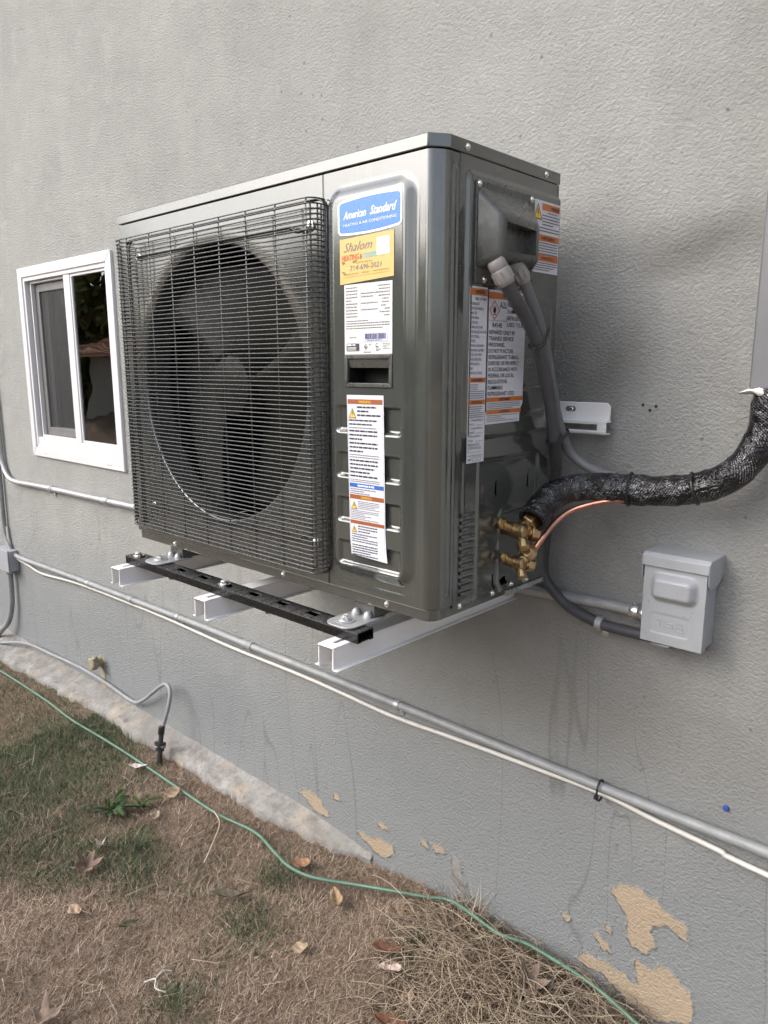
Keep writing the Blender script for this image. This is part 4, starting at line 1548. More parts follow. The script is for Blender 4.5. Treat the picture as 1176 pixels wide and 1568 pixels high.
# wide refrigerant label
st = side_st(-.3535, 1.3445)
W_, H_ = .1235, .2355
st.poly('paper', [(.0, 0), (.112, .001), (.113, .022), (.1215, .034), (.1225, .17), (W_, H_), (0, H_)], 0)
INKS['ink4'] = INK
PRINT_NAMES['ink4'] = 'rule'
st.rect('ink4', 0, .0022, .022, H_, .0005)
st.rect('orange', .003, W_ - .002, H_ - .0150, H_ - .004, .0005)
st.text('black', 'WARNING', W_ * .50, H_ - .0122, .0062, .036, .0009, 0, .02, 0, 'C')
st.diamond(.0200, H_ - .0345, .0165)
st.text('black', 'A2L', .0365, H_ - .0300, .0110, .022, .0008, 0, .005)
for i, s in enumerate(('RISK OF FIRE', 'FLAMMABLE', 'REFRIGERANT', 'USED. TO BE')):
    st.text('black', s, .0620, H_ - .0265 - i * .0117, .0072, len(s) * .0050, .0008, 0, .004)
st.rect('grey', .003, .060, H_ - .0525, H_ - .0520, .0006)
st.rect('grey', .0600, .0605, H_ - .064, H_ - .017, .0006)
st.text('black', 'R454B', .0150, H_ - .0640, .0080, .029, .0008, 0, .006)
MAIN = ['REPAIRED ONLY BY', 'TRAINED SERVICE', 'PERSONNEL.', 'DO NOT PUNCTURE', 'REFRIGERANT TUBING.', 'DISPOSE OF PROPERLY', 'IN ACCORDANCE WITH', 'FEDERAL OR LOCAL', 'REGULATIONS.', 'FLAMMABLE', 'REFRIGERANT USED.']
for i, s in enumerate(MAIN):
    st.text('black', s, .005, H_ - .0760 - i * .01085, .0072, len(s) * .0052, .0008, 0, .006)
v = .048
st.rect('orange', .003, .120, v - .008, v, .0005)
st.text('black', 'AVERTISSEMENT', .060, v - .0063, .0044, .040, .0009, 0, .02, 0, 'C')
st.lines('grey', .005, .112, v - .0100, 4, .0032, .0014, .0006, rng_=R_)
v = .0255
st.rect('orange', .003, .116, v - .0075, v, .0005)
st.text('black', 'ADVERTENCIA', .060, v - .0060, .0042, .036, .0009, 0, .02, 0, 'C')
st.lines('grey', .005, .105, v - .0095, 4, .0034, .0014, .0006, rng_=R_)
finish(st, 'paper', 'refrigerant_label', 'wide white label with a flame diamond and large capital lettering', hp)

# ================================================================== WALL BRACKET
br = thing('wall_bracket', 'white steel wall bracket with three arms and a black cross bar carrying the heat pump', 'bracket', (-.5, -.01, .9))
ARM_T, ARM_B, TIP = .9485, .9065, -.597


def arm(xc):
    w2, t = .0205, .0028
    a = MB()
    # hat section: top with a slot, two sides, small outward lips
    slot = (TIP + .020, TIP + .105, .0042)
    y1 = -.004
    a.box(xc - w2, xc + w2, TIP, slot[0], ARM_T - t, ARM_T)
    a.box(xc - w2, xc - slot[2], slot[0], slot[1], ARM_T - t, ARM_T)
    a.box(xc + slot[2], xc + w2, slot[0], slot[1], ARM_T - t, ARM_T)
    a.box(xc - w2, xc + w2, slot[1], y1, ARM_T - t, ARM_T)
    for s in (-1, 1):
        x0, x1 = sorted((xc + s * w2, xc + s * (w2 - t)))
        a.box(x0, x1, TIP, y1, ARM_B, ARM_T - t)
        x0, x1 = sorted((xc + s * (w2 - t), xc + s * (w2 + .009)))
        a.box(x0, x1, TIP, y1, ARM_B - t, ARM_B)
    bmx = bmesh.new()
    me_ = a.mesh('arm')
    bmx.from_mesh(me_)
    bmesh.ops.remove_doubles(bmx, verts=bmx.verts, dist=1e-5)
    bmx.to_mesh(me_)
    bmx.free()
    me_.polygons.foreach_set('use_smooth', [True] * len(me_.polygons))
    me_.set_sharp_from_angle(angle=math.radians(30))
    o = put('arm', me_, WHITE_PC, br, .0012, 2)
    MB().box(xc - .026, xc + .026, -.026, -.0005, .952, 1.372).build('upright_post', WHITE_PC, br, smooth=30, bevel=.002)
    return o


for xc in (-.163, -.568, -.942):
    arm(xc)
# rail along the wall: plate with slotted holes, folded lip with a long slot
rl = MB()
rz0, rz1 = 1.314, 1.374
rl.prism([(-1.12, 1.337), (.084, 1.337), (.084, 1.366), (.077, 1.3735), (-1.12, 1.3735)], 'y', -.0225, -.0195)
rail = rl.build('wall_rail', WHITE_PC, br, smooth=30, bevel=.0012)
fold = MB()
fold.box(-1.12, .086, -.040, -.0195, 1.3335, 1.337)
fold.box(-1.12, .086, -.043, -.040, 1.330, 1.337)
fold.box(-1.12, .086, -.043, -.040, 1.312, 1.3175)
fold.box(.066, .086, -.043, -.040, 1.3175, 1.330)
fold.box(-.10, -.06, -.043, -.040, 1.3175, 1.330)
fold.box(-1.12, .086, -.040, -.0195, 1.3095, 1.312)
fold.build('rail_lip', WHITE_PC, rail, smooth=30, bevel=.0008)
for hx in (-.006,):
    MB().prism(rr_poly(hx - .012, hx + .012, 1.3535, 1.3645, .0054, 5), 'y', -.0232, -.0224).build('slot_hole', SASH_GREY, rail, smooth=None)
    MB().lathe((hx + .003, -.0228, 1.359), (0, -1, 0), [(0, .0045), (.003, .0045), (.004, .003)], 6).build('anchor_bolt', SCREW, rail, smooth=30)

# black strut across the arms (channel slotted on top, closed below by an added plate)
sb = MB()
sx0, sx1, syf, syb, szt, szb, t = -.966, -.122, FY - .064, FY - .022, .9702, .9492, .0024
nsl = 9
pitch = (sx1 - sx0) / nsl
for i in range(nsl):
    a0, b0 = sx0 + i * pitch, sx0 + (i + 1) * pitch
    sa, sb_ = a0 + pitch * .30, a0 + pitch * .62
    sb.box(a0, sa, syf, syb, szt - t, szt)
    sb.box(sb_, b0, syf, syb, szt - t, szt)
    sb.box(sa, sb_, syf, syf + .0135, szt - t, szt)
    sb.box(sa, sb_, syb - .0135, syb, szt - t, szt)
for y0, y1 in ((syf, syf + t), (syb - t, syb)):
    sb.box(sx0, sx1, y0, y1, szb, szt - t)
for y0, y1 in ((syf + t, syf + .010), (syb - .010, syb - t)):
    sb.box(sx0, sx1, y0, y1, szb, szb + t)
    sb.box(sx0, sx1, (y1 - t) if y0 < syf + .005 else y0, y1 if y0 < syf + .005 else y0 + t, szb + t, szb + .007)
sb.box(sx0 + .002, sx1 - .002, syf + .010, syb - .010, szb, szb + t)  # added black bottom plate, makes the slots look dark
strut = sb.build('cross_bar', BLACK, br, smooth=30, bevel=.0012)
MB().box(sx0, sx1, -.20, -.16, .9492, .9702).build('cross_bar', BLACK, br, smooth=30, bevel=.002)
for bx_ in (-.942, -.568):
    MB().lathe((bx_ + .006, syf + .021, szt), (0, 0, 1), [(0, .0145), (.0016, .0145), (.002, .0095), (.0075, .0095), (.009, .0075)], 12).build('bolt', SCREW, strut, smooth=30)
    MB().lathe((bx_ + .16, syf + .021, szb + .003), (0, 0, -1), [(0, .008), (.014, .008)], 6).build('nut', SASH_GREY, strut, smooth=30)


# ================================================================== CONDUITS AND CABLES
def pipe(name, pts, r, m, parent=None, per=8, sides=14, smooth_path=True):
    P = spline(pts, per) if smooth_path else pts
    return MB().tube(P, r, sides).build(name, m, parent, smooth=60)


def collar(name, at, d, r, L, m, parent, sides=16):
    at, d = Vector(at), Vector(d).normalized()
    return MB().lathe(at - d * L / 2, d, [(0, r * .96), (L * .12, r), (L * .4, r), (L * .45, r * .93), (L * .55, r * .93), (L * .6, r), (L * .88, r), (L, r * .96)], sides).build(name, m, parent, smooth=40)


def strap(at, r, m, parent, axis='x'):
    """one-hole strap over a horizontal tube"""
    x, y, z = at
    MB().lathe((x - .009, y, z), (1, 0, 0), [(0, r + .0005), (.001, r + .0022), (.017, r + .0022), (.018, r + .0005)], 18).build('strap', m, parent, smooth=40)
    MB().prism(rr_poly(x - .009, x + .009, z - r - .024, z - r + .002, .006, 4), 'y', -.0035, -.0008).build('strap_tab', m, parent, smooth=30)
    MB().lathe((x, -.0035, z - r - .013), (0, -1, 0), [(0, .005), (.002, .0045), (.0035, .002)], 10).build('strap_screw', SCREW, parent, smooth=40)


# upper run, from under the window behind the unit to the disconnect box
ue = thing('upper_conduit', 'galvanised conduit running below the window and behind the heat pump to the grey box', 'conduit', (-1.2, -.018, .9))
up_pts = [(-3.224, -.018, 2.2), (-3.224, -.018, 1.4), (-3.224, -.018, 1.05), (-3.212, -.018, .955), (-3.155, -.018, .893), (-3.06, -.018, .879), (-2.90, -.018, .883), (-2.658, -.018, .889), (-1.927, -.018, .900),
          (-.90, -.018, .922), (-.076, -.018, .9385), (.101, -.018, .9455), (.196, -.030, .947)]
pipe('tube', up_pts, .0125, EMT, ue, 8, 16)
for cx_, cz_ in ((-2.655, .889), (-2.13, .897)):
    collar('coupling', (cx_, -.018, cz_), (1, 0, .02), .0155, .045, EMT, ue)
strap((-2.655, -.018, .889), .0155, EMT, ue)
collar('box_connector', (.176, -.026, .9465), (1, -.03, .02), .0175, .034, ZINC, ue)
MB().lathe((.158, -.024, .946), (1, -.03, .02), [(0, .0160), (.001, .0195), (.011, .0195), (.012, .016)], 6).build('lock_nut', ZINC, ue, smooth=30)

# lower run, the length of the wall
le = thing('lower_conduit', 'long grey conduit running low along the whole wall with a white cable below it', 'conduit', (-1.2, -.018, .5))
lo_pts = [(-3.272, -.018, 2.2), (-3.272, -.018, 1.2), (-3.278, -.018, .78), (-3.282, -.018, .64), (-3.270, -.018, .56), (-3.215, -.018, .495), (-3.13, -.018, .479), (-2.95, -.018, .481), (-2.451, -.018, .494), (-1.980, -.018, .502), (-1.480, -.018, .511),
          (-1.186, -.018, .512), (-.494, -.018, .5165), (.112, -.018, .518), (.460, -.018, .523), (1.6, -.018, .545), (3.4, -.018, .56)]
pipe('tube', lo_pts, .0118, EMT_DULL, le, 8, 16)
collar('coupling', (-1.186, -.018, .512), (1, 0, .005), .0150, .050, EMT_DULL, le)
collar('coupling', (-1.98, -.018, .502), (1, 0, .01), .0145, .040, EMT_DULL, le)
for cx_, cz_ in ((-2.35, .4955), (-1.62, .509), (-.500, .5165)):
    strap((cx_, -.018, cz_), .0118, EMT, le)
zt = MB()
zt.tube([(.112 + 0.0, -.018 + .017 * math.cos(a) - .004, .512 + .0245 * math.sin(a)) for a in [2 * math.pi * k / 20 for k in range(21)]], .0026, 6)
zt.box(.1085, .1155, -.046, -.036, .500, .508)
zt.build('cable_tie', RUBBER, le, smooth=50)

wc_pts = [(-3.262, -.012, .62), (-3.245, -.012, .53), (-3.18, -.012, .468), (-3.02, -.012, .452), (-2.86, -.012, .440), (-2.468, -.012, .468), (-1.994, -.012, .478), (-1.693, -.012, .480), (-1.309, -.012, .474), (-.955, -.012, .479), (-.742, -.012, .477),
          (-.529, -.012, .472), (-.297, -.012, .484), (-.097, -.012, .493), (.110, -.012, .4995), (.232, -.010, .488), (.368, -.012, .481), (.463, -.012, .472), (1.2, -.012, .45), (2.4, -.012, .46)]
o = pipe('white_cable', wc_pts, .0058, CABLE_W, None, 8, 10)
tag(o, 'thin white cable sagging along the wall just under the lower conduit', 'cable')

# left edge: small grey box with a pipe down
jb = thing('junction_box', 'small grey junction box cut off by the left edge with a pipe below it', 'junction box', (-3.27, -.03, .42))
MB().box(-3.345, -3.172, -.052, -.0008, .395, .505).build('box', ENAMEL, jb, smooth=30, bevel=.004)
MB().box(-3.349, -3.168, -.058, -.0525, .392, .509).build('cover', ENAMEL, jb, smooth=30, bevel=.003)
collar('connector', (-3.243, -.028, .388), (0, 0, -1), .018, .03, ZINC, jb)
pipe('pipe', [(-3.243, -.028, .39), (-3.243, -.028, .30), (-3.252, -.030, .20), (-3.29, -.04, .10), (-3.36, -.06, .03), (-3.46, -.08, -.06)], .0145, EMT_DULL, jb)

# grey cable on the footing, looping up and down to a black coupling
gc = thing('ground_cable', 'grey cable lying along the footing that loops up and drops to a black coupling', 'cable', (-1.65, -.11, -.05))
pipe('cable', [(-4.6, -.20, -.012), (-3.9, -.20, -.01), (-3.36, -.165, -.008), (-3.283, -.100, -.006), (-3.066, -.045, .030), (-2.813, -.020, .031), (-2.525, -.016, .046), (-2.269, -.016, .046), (-2.066, -.018, .034), (-1.973, -.025, .048), (-1.885, -.032, .098),
               (-1.803, -.040, .155), (-1.705, -.050, .220), (-1.655, -.058, .229), (-1.632, -.066, .205), (-1.630, -.080, .154), (-1.641, -.098, .085), (-1.640, -.105, .06)], .0078, CABLE_G, gc, 8, 10)
rod = MB().tube([(-1.640, -.104, .085), (-1.634, -.116, .035), (-1.618, -.134, -.02), (-1.606, -.146, -.09)], [.0095, .0095, .0100, .0100], 12).build('riser', RUBBER, gc, smooth=60)
MB().lathe((-1.640, -.1045, .088), (.09, -.2, -.97), [(0, .009), (.004, .0125), (.030, .0125), (.034, .010)], 14).build('coupling', RUBBER, gc, smooth=40)
MB().lathe((-1.633, -.118, .028), (.15, -.28, -.95), [(0, .010), (.002, .022), (.012, .022), (.014, .012), (.022, .012), (.024, .017), (.032, .017), (.034, .010)], 14).build('clamp', RUBBER, gc, smooth=40)
MB().box(-1.668, -1.606, -.128, -.112, .012, .022).build('clamp_bolt', SASH_GREY, gc, smooth=30, bevel=.002)

# capped pipe stub with rust run below
ps = thing('pipe_stub', 'short corroded capped pipe stub poking from the wall above the footing', 'pipe', (-2.32, -.02, .13))
MB().lathe((-2.318, .002, .128), (.05, -1, .06), [(0, .034), (.005, .034), (.006, .022), (.035, .021), (.036, .029), (.058, .029), (.062, .024)], 14).build('stub', simple('corroded_brass', (.30, .27, .20), .7, .3, .3, 40, .4, 90), ps, smooth=35)
MB().lathe((-2.300, -.035, .146), (.3, -.5, .8), [(0, .012), (.03, .012), (.032, .008)], 8).build('cap_nut', MATS['corroded_brass'], ps, smooth=35)
MB().add([(x, -.0014, z) for x, z in ragged([(-2.345, .12), (-2.29, .12), (-2.30, .06), (-2.295, .005), (-2.32, -.015), (-2.345, .0), (-2.338, .06)], 2, .12)], [tuple(range(28))]).build(
    'rust_run', simple('rust_stain', (.33, .27, .19), .92, 0, .15, 30, .5, 90, bdist=.003), house, smooth=None)

# blue screw cap
bc = MB().lathe((.372, -.0004, .572), (0, -1, 0), [(0, .0065), (.003, .0065), (.005, .0050), (.0055, .002)], 12).build('plastic_plug', BLUE_PLASTIC, None, smooth=40)
tag(bc, 'tiny blue plastic wall plug above the right end of the lower conduit', 'plug')

# ================================================================== DISCONNECT BOX
db = thing('disconnect_box', 'pale grey metal disconnect box with a hooded top on the wall right of the unit', 'electrical box', (.26, -.03, .91))
MB().box(.2085, .3165, -.070, -.0008, .908, 1.080).build('enclosure', ENAMEL, db, smooth=30, bevel=.003)


def door_pt(x, z):
    d = sd_rr(x, z, .2185, .3065, .999, 1.0525, .016)
    h = .0165 * sstep(.004, -.013, d)
    d2 = sd_rr(x, z, .2195, .2945, .9315, .9715, .005)
    h -= .0014 * sstep(.0012, -.0012, d2)
    return (x, -.0760 - h, z)


dr = MB().grid(lin(.2015, .3220, .0022), lin(.9105, 1.0700, .0022), door_pt)
n0 = 0
# return edges of the pressed door
dr.box(.2015, .2030, -.0757, -.056, .9105, 1.070)
dr.box(.3205, .3220, -.0757, -.056, .9105, 1.070)
dr.box(.2030, .3205, -.0757, -.066, .9105, .9120)
door = dr.build('door', ENAMEL, db, smooth=50)
hood = MB()
hood.prism([(-.0005, 1.0915), (-.073, 1.0915), (-.0815, 1.085), (-.0815, 1.0655), (-.0795, 1.0655), (-.0795, 1.083), (-.072, 1.0885), (-.0005, 1.0885)], 'x', .1990, .3255)
for x0, x1 in ((.1972, .1990), (.3255, .3273)):
    hood.prism([(-.0005, 1.0915), (-.073, 1.0915), (-.0815, 1.085), (-.0815, 1.0655), (-.080, 1.045), (-.066, 1.034), (-.030, 1.036), (-.0005, 1.055)], 'x', x0, x1)
hood.build('hood', ENAMEL, db, smooth=30, bevel=.0012)
# raised maker's letters in the sunk plate, worn and half legible
lt = Sticker((.2195, -.0748, .9315), (1, 0, 0), (0, 0, 1), (0, -1, 0))
for a in ((.012, .0265, .032, .0285), (.018, .014, .0205, .0265), (.0275, .012, .030, .024), (.032, .022, .045, .0242), (.0425, .013, .0450, .022), (.034, .0155, .0425, .0175),
          (.0485, .010, .0510, .029), (.051, .0268, .064, .0288), (.051, .0185, .063, .0205), (.051, .010, .064, .012), (.0620, .012, .0645, .0268)):
    lt.lay('p').box(.2195 + a[0], .2195 + a[2], -.0757, -.0740, .9315 + a[1], .9315 + a[3])
lt.layers['p'].build('raised_letters', ENAMEL, door, smooth=30, bevel=.0005)
MB().box(.225, .262, -.0785, -.0660, .9045, .9092).build('hasp', SASH_GREY, db, smooth=30, bevel=.001)
MB().lathe((.3164, -.035, .945), (1, 0, 0), [(0, .013), (.0008, .013), (.001, .0115), (.0012, .0115)], 20).build('knockout', ENAMEL, db, smooth=40)
MB().lathe((.262, -.030, .9085), (0, 0, -1), [(0, .017), (.012, .017), (.014, .014), (.020, .014)], 16).build('hub', FITTING, db, smooth=40)


# ================================================================== LIQUIDTIGHT WHIPS
def fitting(a, d, r, parent):
    a, d = Vector(a), Vector(d).normalized()
    b = MB()
    L = .046
    b.lathe(a, d, [(0, r * .80), (.004, r * .98), (L * .32, r * 1.0), (L * .36, r * .94), (L * .40, r * 1.02), (L * .86, r * .98), (L * .95, r * .90), (L, r * .78)], 20)
    f = b.build('fitting', FITTING, parent, smooth=45)
    N = d.orthogonal().normalized()
    B = d.cross(N)
    rb = MB()
    for k in range(10):
        an = 2 * math.pi * k / 10
        q = N * math.cos(an) + B * math.sin(an)
        rb.tube([a + d * L * .44 + q * r * 1.0, a + d * L * .82 + q * r * .97], .0022, 5)
    rb.build('grip_ribs', FITTING, f, smooth=50)
    return f


def tie(at, d, r, parent):
    at, d = Vector(at), Vector(d).normalized()
    N = d.orthogonal().normalized()
    B = d.cross(N)
    m = MB().tube([at + (N * math.cos(2 * math.pi * k / 24) + B * math.sin(2 * math.pi * k / 24)) * r for k in range(25)], .0028, 6)
    hd_ = at + B * (r + .003)
    m.box(hd_.x - .004, hd_.x + .004, hd_.y - .004, hd_.y + .004, hd_.z - .004, hd_.z + .004)
    return m.build('cable_tie', RUBBER, parent, smooth=50)


def hull_tie(pa, ra, pb, rb, z, parent):
    """tie drawn tight round two tubes where they pass height z"""
    def at_z(pts):
        S = spline(pts, 8)
        i = min(range(1, len(S) - 1), key=lambda j: abs(S[j].z - z))
        return S[i], (S[i + 1] - S[i - 1]).normalized()
    ca, da = at_z(pa)
    cb, db_ = at_z(pb)
    d = (da + db_).normalized()
    cb = cb - d * (cb - ca).dot(d)
    N = (cb - ca).normalized()
    B = d.cross(N)
    e = .0022
    loop = [ca + (N * math.cos(a) + B * math.sin(a)) * (ra + e) for a in [math.pi / 2 + math.pi * k / 10 for k in range(11)]]
    loop += [cb + (N * math.cos(a) + B * math.sin(a)) * (rb + e) for a in [-math.pi / 2 + math.pi * k / 10 for k in range(11)]]
    loop.append(loop[0])
    m = MB().tube(loop, .0026, 6)
    h_ = ca - N * (ra + .004)
    m.box(h_.x - .004, h_.x + .004, h_.y - .004, h_.y + .004, h_.z - .004, h_.z + .004)
    return m.build('cable_tie', RUBBER, parent, smooth=50)


wa = thing('power_whip', 'grey flexible conduit, colour darkened for shade, from the terminal cover down behind the unit to the disconnect box', 'conduit', (.05, -.25, .9))
c1 = [(.044, -.383, 1.612), (.050, -.371, 1.590), (.055, -.345, 1.562), (.056, -.308, 1.531), (.055, -.268, 1.487), (.050, -.225, 1.425), (.045, -.190, 1.363), (.036, -.158, 1.297), (.008, -.098, 1.232),
      (-.020, -.066, 1.150), (-.042, -.045, 1.05), (-.048, -.034, .990), (-.026, -.030, .955), (.023, -.030, .922), (.094, -.030, .9035), (.150, -.032, .902), (.212, -.036, .905)]
pipe('conduit', c1, .0120, PVC_SHADED, wa, 8, 18)
fitting((.0405, -.387, 1.622), (.30, .42, -.85), .0160, wa)
MB().lathe((.085, -.030, .9045), (1, 0, -.1), [(0, .0150), (.001, .0168), (.014, .0168), (.015, .0150)], 18).build('strap', EMT, wa, smooth=40)
MB().prism(rr_poly(.084, .102, .868, .892, .006, 4), 'y', -.0035, -.0008).build('strap_tab', EMT, wa, smooth=30)
MB().lathe((.093, -.0035, .878), (0, -1, 0), [(0, .006), (.002, .0055), (.004, .002)], 8).build('strap_screw', SCREW, wa, smooth=40)

wb = thing('control_whip', 'paler grey flexible conduit from the terminal cover into the black taped line set', 'conduit', (.05, -.2, 1.24))
c2 = [(.033, -.322, 1.632), (.040, -.304, 1.604), (.045, -.280, 1.568), (.046, -.248, 1.524), (.045, -.221, 1.479), (.040, -.180, 1.399), (.040, -.150, 1.335), (.047, -.120, 1.283), (.071, -.108, 1.257), (.105, -.108, 1.243), (.145, -.112, 1.236)]
pipe('conduit', c2, .0100, PVC_LIGHT, wb, 8, 18)
fitting((.032, -.321, 1.630), (.26, .50, -.82), .0138, wb)
hull_tie(c1, .0120, c2, .0100, 1.485, wa)
hull_tie(c1, .0120, c2, .0100, 1.305, wa)

# ================================================================== LINE SET
ls = thing('line_set', 'black taped refrigerant line set curving from the brass valves to the wall cover', 'pipe', (.2, -.12, 1.2))
lp = [(.050, -.252, 1.160), (.050, -.216, 1.184), (.066, -.178, 1.207), (.104, -.142, 1.2165), (.162, -.120, 1.217), (.232, -.105, 1.218), (.298, -.092, 1.230), (.348, -.078, 1.256), (.378, -.062, 1.298), (.390, -.050, 1.347), (.392, -.043, 1.405)]
P = spline(lp, 20)
Ls = [0.0]
for a, b in zip(P, P[1:]):
    Ls.append(Ls[-1] + (b - a).length)
sides = 36
rad = []
for i, L in enumerate(Ls):
    e = L / Ls[-1]
    rad.append((.0262 + .0018 * sstep(.15, .4, e)) * (1 + .035 * math.sin(L * 37) + .015 * math.sin(L * 83 + 1)))


def wrap_r(i, k, a):
    # spiral edge of the tape plus slack folds
    s = (2 * (Ls[i] / .12 + a / (2 * math.pi))) % 1.0
    return 1.0 + .07 * s ** 2 + .03 * math.sin(2 * a + Ls[i] * 31) + .018 * math.sin(5 * a - Ls[i] * 67) * math.sin(Ls[i] * 23)


tm = MB().tube(P, rad, sides, caps=False, rfun=wrap_r)
# rolled-in open end: inner sleeve
me = tm.mesh('tape_wrap', 75)
uvl = me.uv_layers.new(name='UVMap')
for poly in me.polygons:
    ks = [me.loops[li].vertex_index % sides for li in poly.loop_indices]
    wrapq = max(ks) == sides - 1 and min(ks) == 0
    for li, k in zip(poly.loop_indices, ks):
        vi = me.loops[li].vertex_index
        vv = k / sides + (1.0 if wrapq and k == 0 else 0.0)
        uvl.data[li].uv = (Ls[vi // sides], vv)
tw = put('tape_wrap', me, TAPE, ls)
d0 = (P[1] - P[0]).normalized()
slv = MB().lathe(P[0] - d0 * .002, d0, [(0, .0280), (-.001, .026), (.0, .0225), (.03, .0205), (.045, .019)], 24)
slv.f = slv.f[:-2]
slv.build('foam_sleeve', RUBBER, ls, smooth=60)
pipe('suction_tube', [(.042, -.236, 1.158), (.046, -.222, 1.170), (.052, -.200, 1.188), (.062, -.18, 1.204)], .0085, COPPER, ls)
pipe('liquid_tube', [(.046, -.240, 1.094), (.052, -.233, 1.107), (.060, -.222, 1.126), (.066, -.192, 1.149), (.082, -.170, 1.168), (.108, -.155, 1.181), (.140, -.140, 1.191), (.175, -.13, 1.198)], .0057, COPPER, ls)
for L in (.225, .34):
    i = min(range(len(Ls)), key=lambda j: abs(Ls[j] - L))
    d = P[i + 1] - P[i - 1]
    tie(P[i], d, rad[i] * 1.06, ls)

dc = thing('line_cover', 'grey vertical line cover duct on the wall at the right edge', 'duct', (.40, -.03, 1.4))
cvb = MB().box(.3605, .462, -.070, -.0008, 1.408, 2.9)
cvb.build('cover', DUCT, dc, smooth=30, bevel=.004)
sl = MB()
sl.grid([i / 24 for i in range(25)], [i / 16 for i in range(17)], lambda u, v: (
    .346 + .13 * u, -.040 + (.042 + .006 * math.sin(u * 17)) * math.cos(2 * math.pi * v) * (0.9 + .1 * math.sin(u * 31)),
    1.400 + .006 * math.sin(u * 9) + (.011 + .004 * math.sin(u * 23 + 1)) * math.sin(2 * math.pi * v) * sstep(-.05, .25, u)))
sl.build('sealant', CAULK, dc, smooth=70)

# ================================================================== ON THE GROUND
hose_pts = [(-4.4, -.30, -.036), (-3.7, -.24, -.036), (-3.116, -.226, -.036), (-2.853, -.214, -.036), (-2.464, -.207, -.036), (-2.191, -.213, -.036), (-1.927, -.200, -.036), (-1.681, -.194, -.035), (-1.408, -.192, -.035), (-1.171, -.189, -.035),
            (-.988, -.166, -.033), (-.847, -.198, -.020), (-.757, -.214, -.016), (-.670, -.200, -.014), (-.560, -.146, -.010), (-.443, -.106, .008), (-.356, -.068, .014), (-.288, -.042, .024), (-.208, -.058, .038), (-.108, -.074, .046),
            (-.038, -.060, .050), (.050, -.058, .050), (.144, -.058, .044), (.216, -.066, .034), (.290, -.074, .024), (.6, -.07, -.03), (1.2, -.2, -.045)]
o = pipe('garden_hose', hose_pts, .0050, HOSE, None, 8, 10)
tag(o, 'thin green hose snaking through the dry grass along the foot of the wall', 'hose')


def blades_mesh(name, bases, lengths, widths, lean, azim, curl, cols, seg=3):
    """tapered strips: bases (n,3); lean = angle from vertical"""
    n = len(bases)
    d = np.stack([np.cos(azim), np.sin(azim), np.zeros(n)], 1)
    side_ = np.stack([-np.sin(azim), np.cos(azim), np.zeros(n)], 1)
    V = np.zeros((n, (seg + 1) * 2, 3))
    pos = bases.copy()
    for s in range(seg + 1):
        t = s / seg
        wd = widths * (1 - .85 * t) * .5
        V[:, 2 * s] = pos - side_ * wd[:, None]
        V[:, 2 * s + 1] = pos + side_ * wd[:, None]
        ang = lean + curl * (t + .5 / seg)
        step = lengths / seg
        pos = pos + d * (np.sin(ang) * step)[:, None]
        pos[:, 2] += np.cos(ang) * step
        # keep drooping tips on the ground
        gl = gz_np(pos[:, 0], pos[:, 1]) + .002
        pos[:, 2] = np.maximum(pos[:, 2], gl)
        pos[:, 1] = np.minimum(pos[:, 1], -.003)
    k = (seg + 1) * 2
    b0 = (np.arange(n) * k)[:, None]
    F = np.concatenate([b0 + np.array([[2 * s, 2 * s + 1, 2 * s + 3, 2 * s + 2]]) for s in range(seg)], 1).reshape(-1, 4)
    return quads_mesh(name, V.reshape(-1, 3), F, np.repeat(cols, k, 0))


def field(n, x0, x1, y0, y1):
    return rng.uniform(x0, x1, n), rng.uniform(y0, y1, n)


def foot_mask(x, y):
    w_ = np.interp(x, [a for a, b in FW], [b for a, b in FW], right=0.0)
    return y < -w_ + .012


def patch_noise(x, y, s=1.0, ph=0.0):
    return (np.sin(3.1 * s * x + 1.7 * s * y + ph) + np.sin(-2.3 * s * x + 4.1 * s * y + 2 * ph + 1) + .8 * np.sin(7.3 * s * x - 3.7 * s * y + ph) + .6 * np.sin(11.9 * s * y + 9.1 * s * x + 2)
            + .5 * np.sin(19 * s * x + 4 * s * y + ph * 3)) / 3.9


def ssn(a, b, v):
    t = np.clip((v - a) / (b - a), 0, 1)
    return t * t * (3 - 2 * t)


def green_amount(x, y):
    d = (x + 1.05) * -.55 + (y + .5) * .83 + .05
    e = (x + 1.05) * -.48 + (y + .5) * -.88 + .02
    nz = patch_noise(x, y, 1.6)
    g_ = ssn(-.10, .10, d + .10 * nz) * ssn(-.06, .10, e + .12 * nz)
    g_ *= .45 + .55 * ssn(-.35, .25, nz + .2)
    for (sx, sy, sr, sa) in ((-.67, -.43, .10, .55), (-.772, -.235, .08, .5), (-.62, -.69, .07, .5), (-.264, -.204, .05, .95), (-.95, -.42, .12, .3), (-1.6, -.26, .1, .6)):
        g_ = np.maximum(g_, sa * np.exp(-((x - sx) ** 2 + (y - sy) ** 2) / sr ** 2))
    return g_


def pick_cols(n, palette, weights, jitter=.18):
    pal = np.array(palette)
    idx = rng.choice(len(pal), n, p=np.array(weights) / sum(weights))
    c = pal[idx] * rng.uniform(1 - jitter, 1 + jitter, (n, 1))
    return np.clip(c, 0, 1)


DRY = [(.37, .285, .215), (.28, .205, .152), (.19, .138, .104), (.52, .43, .34), (.095, .068, .051)]
DRYW = [4, 5, 4, 1.5, 2]
GREEN = [(.055, .085, .045), (.075, .11, .05), (.042, .065, .038), (.12, .14, .065), (.20, .17, .10)]
GREENW = [4, 3, 3, 1.5, 1.5]

